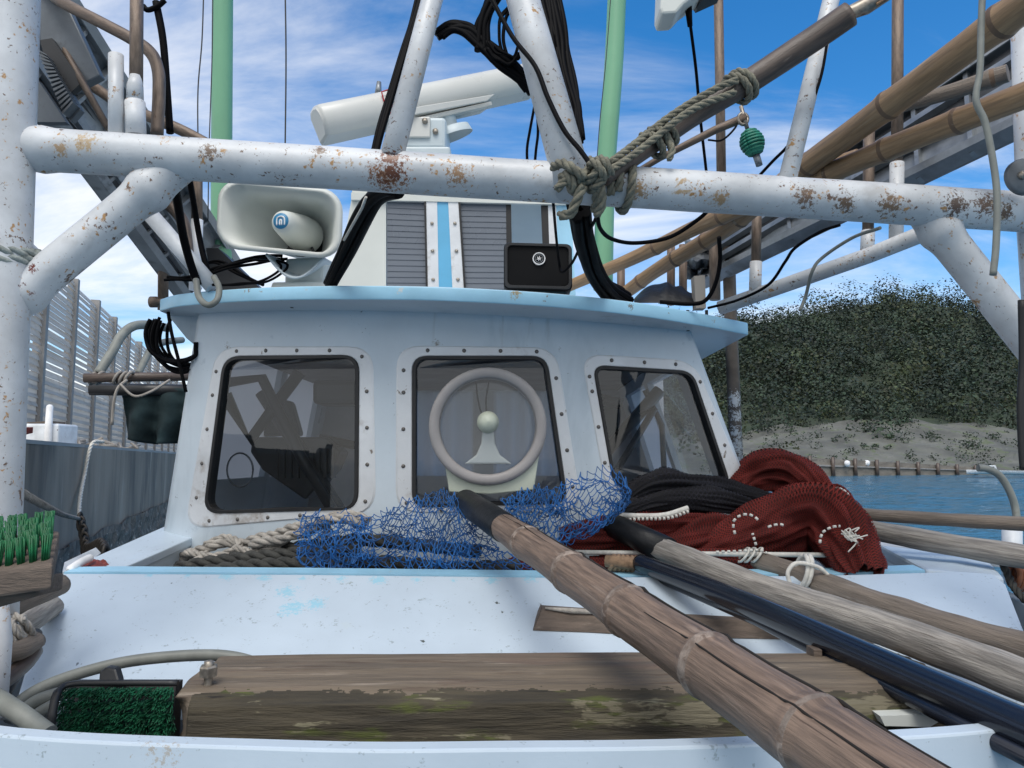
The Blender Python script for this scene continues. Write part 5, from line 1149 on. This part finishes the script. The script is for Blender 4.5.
mb.lathe(bc-V((0, 0, .01)), (0, 0, 1), [(0, bx*.8), (.035, bx*.8)], 14); build('bolt_shank', mb, m_bolt, t)
mb = MB(); mb.lathe(bc+V((0, 0, .022)), (0, -.05, 1), [(0, .001), (0, bx*1.75), (.016, bx*1.75), (.019, bx*1.5), (.019, .001)], 6, sm=False); mb.lathe(bc+V((0, 0, .04)), (0, -.05, 1), [(0, bx*.9), (.008, bx*.85), (.009, .001)], 14); build('bolt_nut', mb, m_bolt, t)
mb = MB(); mb.slab([P(880, 716, 1.36), P(938, 714, 1.36), P(942, 720, 1.36), P(930, 727, 1.36), P(885, 726, 1.36)], (0, .06, 0)); one('white_chock', mb, m_cream, 'small pale chock beside the right end of the timber beam', 'chock')
mb = MB(); mb.slab([P(814, 650, 1.58), P(822, 650, 1.58), P(822, 664, 1.58), P(814, 664, 1.58)], (0, .04, 0)); one('wood_peg', mb, m_wood, 'short wood peg standing on the timber under the black pipe', 'wood peg')

# hose, brushes
mb = MB(); mb.tube(spline(PP((10, 722, 1.55), (22, 700, 1.58), (60, 680, 1.62), (120, 663, 1.66), (180, 656, 1.68), (225, 656, 1.68), (258, 664, 1.68), (290, 680, 1.7)), 10), R(5.6, 1.65), 14); one('grey_hose', mb, m_grey, 'olive grey hose arching over the panel foot above the green brush', 'hose')
mb = MB(); mb.tube(spline(PP((20, 715, 1.5), (34, 703, 1.5), (52, 696, 1.5), (75, 690, 1.5)), 8), R(6.5, 1.5), 12); mb.tube(spline(PP((24, 728, 1.48), (38, 715, 1.48), (55, 705, 1.48)), 8), R(6.5, 1.5), 12); one('hose_offcut', mb, m_grey, 'doubled hose ends tucked behind the frame of the green brush', 'hose')
def tuft(mb, p, d, r, h, n, rn, fr=.0012):
    d = V(d).normalized(); u = d.orthogonal().normalized(); w = d.cross(u)
    for _ in range(n):
        a, q = rn.random()*6.28, r*math.sqrt(rn.random()); o = (u*math.cos(a)+w*math.sin(a))*q
        mb.tube([p+o*.8, p+o*1.15+d*h*rn.uniform(.9, 1.04)], fr, 4)
rn = random.Random(3)
t = thing('deck_brush', 'wooden deck brush with upright green bristle tufts at the left edge', 'brush', P(20, 590, 1.25))
a, b, c_, d_ = P(-60, 580, 1.22), P(53, 563, 1.22), P(60, 530, 1.40), P(-60, 542, 1.40)
mb = MB(); mb.slab([a, b, c_, d_], (0, 0, -.042)); build('brush_block', mb, m_wood, t, bevel=.006)
for i in range(7):
    for j in range(5):
        p = a.lerp(b, .30+i*.102).lerp(d_.lerp(c_, .30+i*.102), .12+j*.19)+V((rn.uniform(-.002, .002), 0, -.002))
        mb = MB(); tuft(mb, p, (rn.uniform(-.08, .08)-.05, rn.uniform(-.1, .1), 1), .0062, .043, 40, rn, .0013); build('bristle_tuft', mb, m_gbris, t)
mb = MB(); mb.slab([P(-60, 606, 1.25), P(40, 577, 1.27), P(64, 572, 1.36), P(-60, 598, 1.4)], (0, 0, -.03)); one('wood_board', mb, m_wood, 'dark flat board under the green bristled deck brush', 'board', bevel=.004)
t = thing('scrub_brush', 'green turf scrubbing brush in a black frame in front of the timber end', 'brush', P(115, 735, 1.4))
mb = MB(); mb.slab([P(58, 742, 1.42), P(172, 745, 1.42), P(176, 684, 1.46), P(70, 684, 1.46)], (0, .03, 0)); build('backing', mb, m_dark, t)
mb = MB(); mb.tube(spline(PP((48, 740, 1.38), (52, 715, 1.38), (58, 692, 1.40), (72, 684, 1.42), (110, 683, 1.43), (178, 683, 1.43)), 8), [R(4.6, 1.4)]*9+[R(4, 1.4)]*8+[R(3, 1.4)]*24, 8); build('frame', mb, m_dark, t)
mb = MB(); mb.slab([P(98, 683, 1.43), P(120, 683, 1.43), P(116, 669, 1.44), P(106, 667, 1.44), P(99, 672, 1.44)], (0, .02, 0)); build('clip', mb, m_dark, t, bevel=.004)
for k in range(5):
    mb = MB()
    for i in range(420):
        x = rn.uniform(62, 174); y = 690+k*11.5+rn.uniform(-3, 3); p = P(x, y, 1.425); d = V((rn.uniform(-.7, .7), -1+rn.uniform(-.3, .3), rn.uniform(-.9, .15)))
        mb.tube([p, p+d.normalized()*rn.uniform(.012, .026)], .0011, 4, cap=False)
    build('bristle_row', mb, m_gbris2, t)

# clutter at lower left
def log(label, pts, r, m, name='wood_pole', cat='pole', seed=0, grp='wood pieces at the lower left'): 
    return pole(name, label, cat, pts, r, [m, m], (), grp, wob=.12, seed=seed)
log('grey flattened pole end below the deck brush', ((-20, 618, 1.7), (30, 598, 1.8), (62, 584, 1.9)), .024, m_bdrift, seed=1)
log('brown stick crossing low at the left beside the panel corner', ((-20, 655, 1.6), (16, 652, 1.62), (36, 640, 1.7)), .02, m_bdrift, seed=3)
log('pale rough log end lying against the left edge of the panel', ((-20, 640, 1.75), (20, 628, 1.85), (52, 606, 2.1)), .028, m_drift, seed=4)
log('dark wet stick lowest in the pile at the left', ((-10, 690, 1.55), (24, 664, 1.65), (34, 650, 1.7)), .018, m_dpole, seed=5)
mb = MB(); mb.tube(PP((-20, 688, 1.30), (20, 714, 1.27), (48, 735, 1.25)), [.016, .016, .016], 14); one('brown_tube', mb, m_grey, 'grey brown tube sloping down to the bow board at the left', 'tube')
mb = MB(); mb.tube(PP((-6, 560, 1.55), (2, 640, 1.55), (-4, 720, 1.5)), R(9, 1.55), 16); one('short_pipe', mb, m_pipe, 'short white pipe standing at the very left edge below the brush', 'pipe')
mb = MB(); coilat(mb, P(10, 632, 1.66), (.2, .5, .3), .035, 2.3, .02, .008); coilat(mb, P(16, 630, 1.65), (.8, .3, .3), .022, 2.3, .02, .006); one('rope_scrap', mb, m_rope, 'frayed bit of pale rope wound on the wood at the left', 'rope')
mb = MB(); mb.tube(spline(PP((-10, 712, 1.6), (6, 690, 1.62), (20, 664, 1.7), (36, 634, 1.85)), 8), .014, 12); one('black_hose', mb, m_rub, 'black hose between the wood pieces and the panel at the left', 'hose')
mb = MB(); mb.tube(spline(PP((-10, 590, 2.5), (20, 607, 2.3), (45, 580, 2.5)), 8), .012, 10); mb.slab([P(8, 616, 2.2), P(40, 600, 2.3), P(42, 606, 2.3), P(10, 640, 2.2)], (0, .1, 0)); one('rubble_bag', mb, m_barn, 'dark speckled lump behind the wood at the left', 'lump')
t = thing('fairlead', 'white rail fitting with flaking maroon paint at the left corner of the panel', 'fitting', P(95, 572, 2.4))
mb = MB(); mb.slab([P(62, 572, 2.42), P(92, 553, 2.75), P(96, 547, 2.8), P(64, 562, 2.5)], (.02, 0, -.02)); build('rail_piece', mb, m_plate, t, bevel=.004)
mb = MB(); mb.tube(spline(PP((68, 571, 2.36), (80, 563, 2.42), (92, 557, 2.48)), 6), [.006]+[.013]*11+[.006], 10); build('horn', mb, m_wprint, t)
mb = MB(); mb.grid(lambda u, v: P(76+38*u, 570-15*math.sin(math.pi*u)**.6*v*(.8+.35*noise.noise(V((u*6, v*4, 2))))+1, 2.40+.12*v), 14, 6, sm=False); build('painted_lug', mb, m_maroon, t)

# right side: hose loop, orange ring
mb = MB(); mb.tube(spline(PP((978, 468, 3.0), (988, 469, 3.0), (1000, 476, 3.0), (1010, 492, 3.0), (1016, 512, 3.0), (1017, 540, 2.95), (1014, 575, 2.85)), 8), R(3.6, 3.0), 12); one('hose_loop', mb, m_grey, 'grey hose arching up at the right edge in front of the water', 'hose')
mb = MB(); mb.rope(spline(PP((1002, 562, 2.5), (1008, 575, 2.48), (1016, 590, 2.42), (1030, 605, 2.36)), 6), .012)
one('dark_rope', mb, m_roped, 'dark rope running down past the rounded right corner of the panel', 'rope')
mb = MB()
for k in range(5): mb.tube([P(1014+4.5*k, 576+1.5*k, 2.5)+V((.005*math.sin(a), .03*math.cos(a), .035*math.sin(a))) for a in [i*.53 for i in range(13)]], .009, 7)
one('orange_coil', mb, m_orange, 'rusty orange coiled spring at the right edge of the panel', 'spring')
mb = MB(); mb.tube(PP((1012, 520, 2.9), (1012, 585, 2.85)), R(9, 2.9), 12); one('rail_post', mb, m_plate, 'short pale post at the right edge carrying the grey hose', 'post')

# ---------------- ropes in the trough
mb = MB()
zf = -.36
for pts in (((176, 556, 2.86), (200, 548, 2.82), (232, 540, 2.78), (268, 534, 2.72), (300, 528, 2.66), (330, 519, 2.62), (350, 516, 2.62), (368, 522, 2.6)),
            ((250, 543, 2.66), (290, 536, 2.62), (320, 526, 2.58), (345, 520, 2.56), (362, 526, 2.54)),
            ((180, 560, 2.9), (192, 552, 2.88), (206, 556, 2.78), (190, 566, 2.74))): mb.rope([p+V((noise.noise(p*9)*.02, noise.noise(p*7)*.02, noise.noise(p*11+V((3, 1, 2)))*.022)) for p in spline(PP(*pts), 8)], .0175, 8)
for pts in (((186, 552, 2.80), (215, 556, 2.74), (240, 545, 2.74), (225, 537, 2.80), (205, 545, 2.8)), ((235, 548, 2.7), (262, 552, 2.66), (292, 536, 2.66), (312, 524, 2.64), (330, 530, 2.6), (318, 540, 2.58))): mb.rope(spline(PP(*pts), 8), .013, 8)
one('pale_rope', mb, m_rope, 'pale dirty twisted rope lying in the trough under the left window', 'rope')
mb = MB()
for k, pts in enumerate((((176, 568, 2.70), (210, 562, 2.68), (255, 557, 2.64), (310, 552, 2.6), (360, 550, 2.58)), ((190, 575, 2.62), (230, 568, 2.6), (280, 564, 2.57), (340, 562, 2.55)), ((215, 562, 2.75), (260, 552, 2.7), (320, 545, 2.66)), ((180, 584, 2.6), (230, 580, 2.56), (300, 575, 2.54), (400, 574, 2.52)), ((300, 548, 2.62), (360, 540, 2.6), (420, 545, 2.58), (480, 552, 2.56)), ((300, 566, 2.52), (380, 562, 2.5), (450, 568, 2.5), (520, 566, 2.5)))): mb.rope(spline(PP(*pts), 8), .023, 7)
one('dark_rope', mb, m_roped, 'dark thick braided rope heaped in the trough below the pale rope', 'rope')

# ---------------- nets
def netting(label, top, bot, cu, cv_, r, m, seed, depth, crumple, name='fishing_net', group=None, hang=0, obj=None):
    """diamond mesh of twine between two pixel polylines (px, py, Y)"""
    T, B = spline(PP(*top), 12), spline(PP(*bot), 12)
    def at(L, f): f = min(max(f, 0), 1)*(len(L)-1); k = min(int(f), len(L)-2); return L[k].lerp(L[k+1], f-k)
    rn = random.Random(seed); pts = {}
    def vert(i, j):
        if (i, j) not in pts:
            u, v = i/(2*cu), j/(2*cv_); s = seed*3.1
            u2 = u+crumple*.10*noise.noise(V((u*6, v*4, s)))+crumple*.04*noise.noise(V((u*20, v*9, s+2))); v2 = v+crumple*.20*noise.noise(V((u*8, v*4, s+4)))+crumple*.08*noise.noise(V((u*25, v*12, s+3)))
            p = at(T, u2).lerp(at(B, u2), v2)
            p = p+V((rn.uniform(-.0025, .0025), -depth*math.sin(math.pi*min(max(v, 0), 1))*(.6+.8*noise.noise(V((u*7, v*3, s+7))))+.02*crumple*noise.noise(V((u*18, v*10, s+9))), rn.uniform(-.004, .004)+.012*crumple*noise.noise(V((u*22, v*9, s+12)))))
            pts[(i, j)] = p
        return pts[(i, j)]
    mb = obj or MB()
    for j in range(2*cv_):
        for i in range(2*cu+1):
            if (i+j) % 2: continue
            for di in (-1, 1):
                if 0 <= i+di <= 2*cu:
                    a, b = vert(i, j), vert(i+di, j+1); sg = (b-a).length*.16; o_ = V((rn.uniform(-.002, .002), rn.uniform(-.003, .003), 0))
                    mb.tube([a, a.lerp(b, .3)+o_-V((0, 0, sg*.8)), a.lerp(b, .7)+o_-V((0, 0, sg)), b], r, 4, cap=False)
    return mb
mb = netting('', ((296, 520, 2.60), (340, 512, 2.58), (390, 508, 2.56), (430, 492, 2.62), (455, 494, 2.62), (480, 505, 2.6)), ((300, 562, 2.48), (340, 570, 2.46), (390, 572, 2.45), (430, 570, 2.45), (455, 566, 2.46), (500, 552, 2.5)), 30, 9, .0016, None, 1, .06, .8)
netting('', ((305, 512, 2.57), (330, 517, 2.54), (352, 518, 2.53), (372, 522, 2.53)), ((296, 560, 2.45), (325, 568, 2.43), (350, 569, 2.43), (380, 570, 2.43)), 15, 8, .0017, None, 2, .05, 1.2, obj=mb)
netting('', ((380, 518, 2.55), (420, 496, 2.56), (455, 497, 2.55), (478, 515, 2.5)), ((390, 560, 2.45), (425, 568, 2.42), (450, 566, 2.42), (476, 548, 2.44)), 16, 8, .0017, None, 3, .05, .7, obj=mb)
one('fishing_net', mb, m_bluen, 'blue twine net piled left of the thick bamboo, under the left and middle windows', 'fishing net', 'nets on the foredeck')
mb = netting('', ((505, 500, 2.62), (530, 492, 2.62), (552, 488, 2.6), (570, 476, 2.58), (598, 467, 2.57), (622, 476, 2.57), (630, 490, 2.57)), ((510, 540, 2.5), (530, 552, 2.48), (550, 556, 2.46), (575, 545, 2.46), (600, 530, 2.47), (618, 515, 2.5), (628, 502, 2.54)), 26, 9, .0017, None, 4, .06, .8)
netting('', ((520, 512, 2.56), (560, 500, 2.54), (600, 500, 2.52), (626, 494, 2.53)), ((525, 540, 2.46), (558, 540, 2.44), (592, 530, 2.45), (622, 510, 2.48)), 14, 4, .0021, None, 5, .05, .8, obj=mb)
netting('', ((500, 498, 2.66), (530, 488, 2.66), (560, 492, 2.62)), ((505, 520, 2.58), (530, 522, 2.56), (565, 516, 2.55)), 14, 4, .002, None, 6, .03, .9, obj=mb)
netting('', ((440, 540, 2.48), (480, 545, 2.46), (530, 556, 2.46)), ((450, 570, 2.42), (490, 574, 2.41), (545, 576, 2.41)), 12, 4, .0019, None, 8, .02, .8, obj=mb)
one('fishing_net', mb, m_bluen, 'blue twine net bunched right of the thick bamboo, covering the lower post between windows', 'fishing net', 'nets on the foredeck')

def cloth_lump(parts, m, mi_in, label, seed):
    """net heap: folded cloth rolls laid along pixel paths, with a darker core inside each"""
    t = thing('fishing_net', label, 'fishing net', P(*parts[0][0][len(parts[0][0])//2]), 'nets on the foredeck')
    for k, (pts, rad, fold) in enumerate(parts):
        base = resample(spline(PP(*pts), 10), .018); L = len(base)-1; fr_l = frames(base)
        for core in (1, 0):
            mb = MB(); seg = 64; c0 = len(mb.v); tot = L*.018
            for i, p in enumerate(base):
                f = i/L*(len(rad)-1); q = min(int(f), len(rad)-2); r = rad[q]+(rad[q+1]-rad[q])*(f-q)
                for s in range(seg+1):
                    a = 2*math.pi*s/seg
                    nn = noise.fractal(V((math.cos(a)*1.6+seed+k*3, math.sin(a)*1.6, i*.018*4)), 1, 2, 3)
                    fd_ = abs(noise.noise(V((math.cos(a)*2.2+seed+k*5, math.sin(a)*2.2, i*.018*2.0))))
                    fd2 = abs(noise.noise(V((math.cos(a)*4.5+seed+k*7, math.sin(a)*4.5, i*.018*5.0))))
                    x = r*(.92+.34*nn*fold+.75*(fd_-.22)*fold+.42*(fd2-.2)*fold)
                    if core: x *= .95
                    mb.v.append(p+fr_l[i][1]*math.cos(a)*x+fr_l[i][2]*math.sin(a)*x)
            w = seg+1
            for i in range(L):
                for s in range(seg):
                    uu = 2*math.pi*max(rad)/seg*.75
                    mb.face((c0+i*w+s, c0+i*w+s+1, c0+(i+1)*w+s+1, c0+(i+1)*w+s), ((s*uu, i*.018), ((s+1)*uu, i*.018), ((s+1)*uu, (i+1)*.018), (s*uu, (i+1)*.018)))
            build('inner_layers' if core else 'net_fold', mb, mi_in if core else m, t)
    return t
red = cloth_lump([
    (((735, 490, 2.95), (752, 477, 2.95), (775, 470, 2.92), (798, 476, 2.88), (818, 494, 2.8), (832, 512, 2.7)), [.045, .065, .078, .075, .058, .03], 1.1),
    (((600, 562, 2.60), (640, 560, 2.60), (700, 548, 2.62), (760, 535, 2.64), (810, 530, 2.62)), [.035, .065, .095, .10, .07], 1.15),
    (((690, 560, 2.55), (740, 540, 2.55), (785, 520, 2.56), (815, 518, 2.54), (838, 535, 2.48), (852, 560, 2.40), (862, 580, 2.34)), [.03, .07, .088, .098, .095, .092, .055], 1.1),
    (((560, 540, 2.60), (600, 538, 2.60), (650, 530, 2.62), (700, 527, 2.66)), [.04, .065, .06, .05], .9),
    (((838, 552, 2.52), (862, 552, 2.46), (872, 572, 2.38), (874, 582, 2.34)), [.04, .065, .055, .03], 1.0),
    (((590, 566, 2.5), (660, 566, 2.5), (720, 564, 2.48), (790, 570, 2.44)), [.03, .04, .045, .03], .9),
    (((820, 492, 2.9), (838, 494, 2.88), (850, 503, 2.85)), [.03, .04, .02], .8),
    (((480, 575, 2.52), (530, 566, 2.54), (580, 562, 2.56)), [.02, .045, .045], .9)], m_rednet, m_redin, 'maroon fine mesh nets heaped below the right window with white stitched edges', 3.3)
# white stitched edges along the folds
def edge(pts, k=.013, r=.0042, mb=None):
    own = mb is None; mb = mb or MB()
    [mb.tube([p, p.lerp(q, .55)], r, 6) for p, q in (lambda L: list(zip(L, L[1:])))(resample(spline(PP(*pts), 10), k))]
    if own: build('stitched_edge', mb, m_wtwine, red)
edge(((735, 534, 2.43), (733, 522, 2.43), (741, 515, 2.42), (752, 515, 2.42), (760, 522, 2.41)), .02); edge(((756, 545, 2.40), (754, 538, 2.40), (752, 532, 2.40)), .016)
edge(((820, 543, 2.33), (822, 533, 2.34), (832, 527, 2.34), (841, 526, 2.34)), .018); edge(((768, 527, 2.42), (778, 524, 2.42), (786, 526, 2.41)), .02)
edge(((716, 552, 2.42), (740, 551, 2.4), (760, 550, 2.4), (768, 554, 2.4)), .017); edge(((820, 490, 2.72), (838, 488, 2.76), (848, 494, 2.78), (851, 503, 2.78)), .02)
edge(((700, 583, 2.35), (720, 586, 2.3)), .016)
mb = MB(); mb.tube(spline(PP((618, 515, 2.55), (640, 516, 2.55), (665, 515, 2.55), (688, 508, 2.56)), 8), .009, 8)
edge(((612, 521, 2.54), (640, 519, 2.54), (668, 518, 2.54), (690, 511, 2.55)), .014, .006, mb); build('edge_rope', mb, m_wtwine, red)
mb = MB()
for k in range(16):
    p = P(846+rn.uniform(-5, 5), 533+rn.uniform(-3, 3), 2.33); mb.tube(spline([p, p+V((rn.uniform(-.01, .03), -.005, rn.uniform(-.02, .01))), p+V((rn.uniform(.0, .05), -.01, rn.uniform(-.05, .0)))], 5), .0022, 5)
build('frayed_tail', mb, m_wtwine, red)
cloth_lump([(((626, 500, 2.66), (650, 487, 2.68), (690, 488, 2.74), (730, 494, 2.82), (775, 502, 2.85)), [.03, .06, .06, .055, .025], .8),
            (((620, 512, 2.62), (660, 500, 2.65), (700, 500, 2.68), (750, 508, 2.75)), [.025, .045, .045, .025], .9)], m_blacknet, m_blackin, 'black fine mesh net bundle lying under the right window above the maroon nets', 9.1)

# ------------------------------------------------------------------ put every Empty at its thing's base
bpy.context.view_layer.update()
for o in list(COL.objects):
    if o.type != 'EMPTY' or o.name == 'fishing_boat': continue
    ms = [c for c in o.children_recursive if c.type == 'MESH']
    pts = [c.matrix_world @ V(b) for c in ms for b in c.bound_box]
    nb = V(((min(p.x for p in pts)+max(p.x for p in pts))/2, (min(p.y for p in pts)+max(p.y for p in pts))/2, min(p.z for p in pts)))
    d = nb-o.location
    o.location = nb
    for c in o.children: c.location = c.location-d
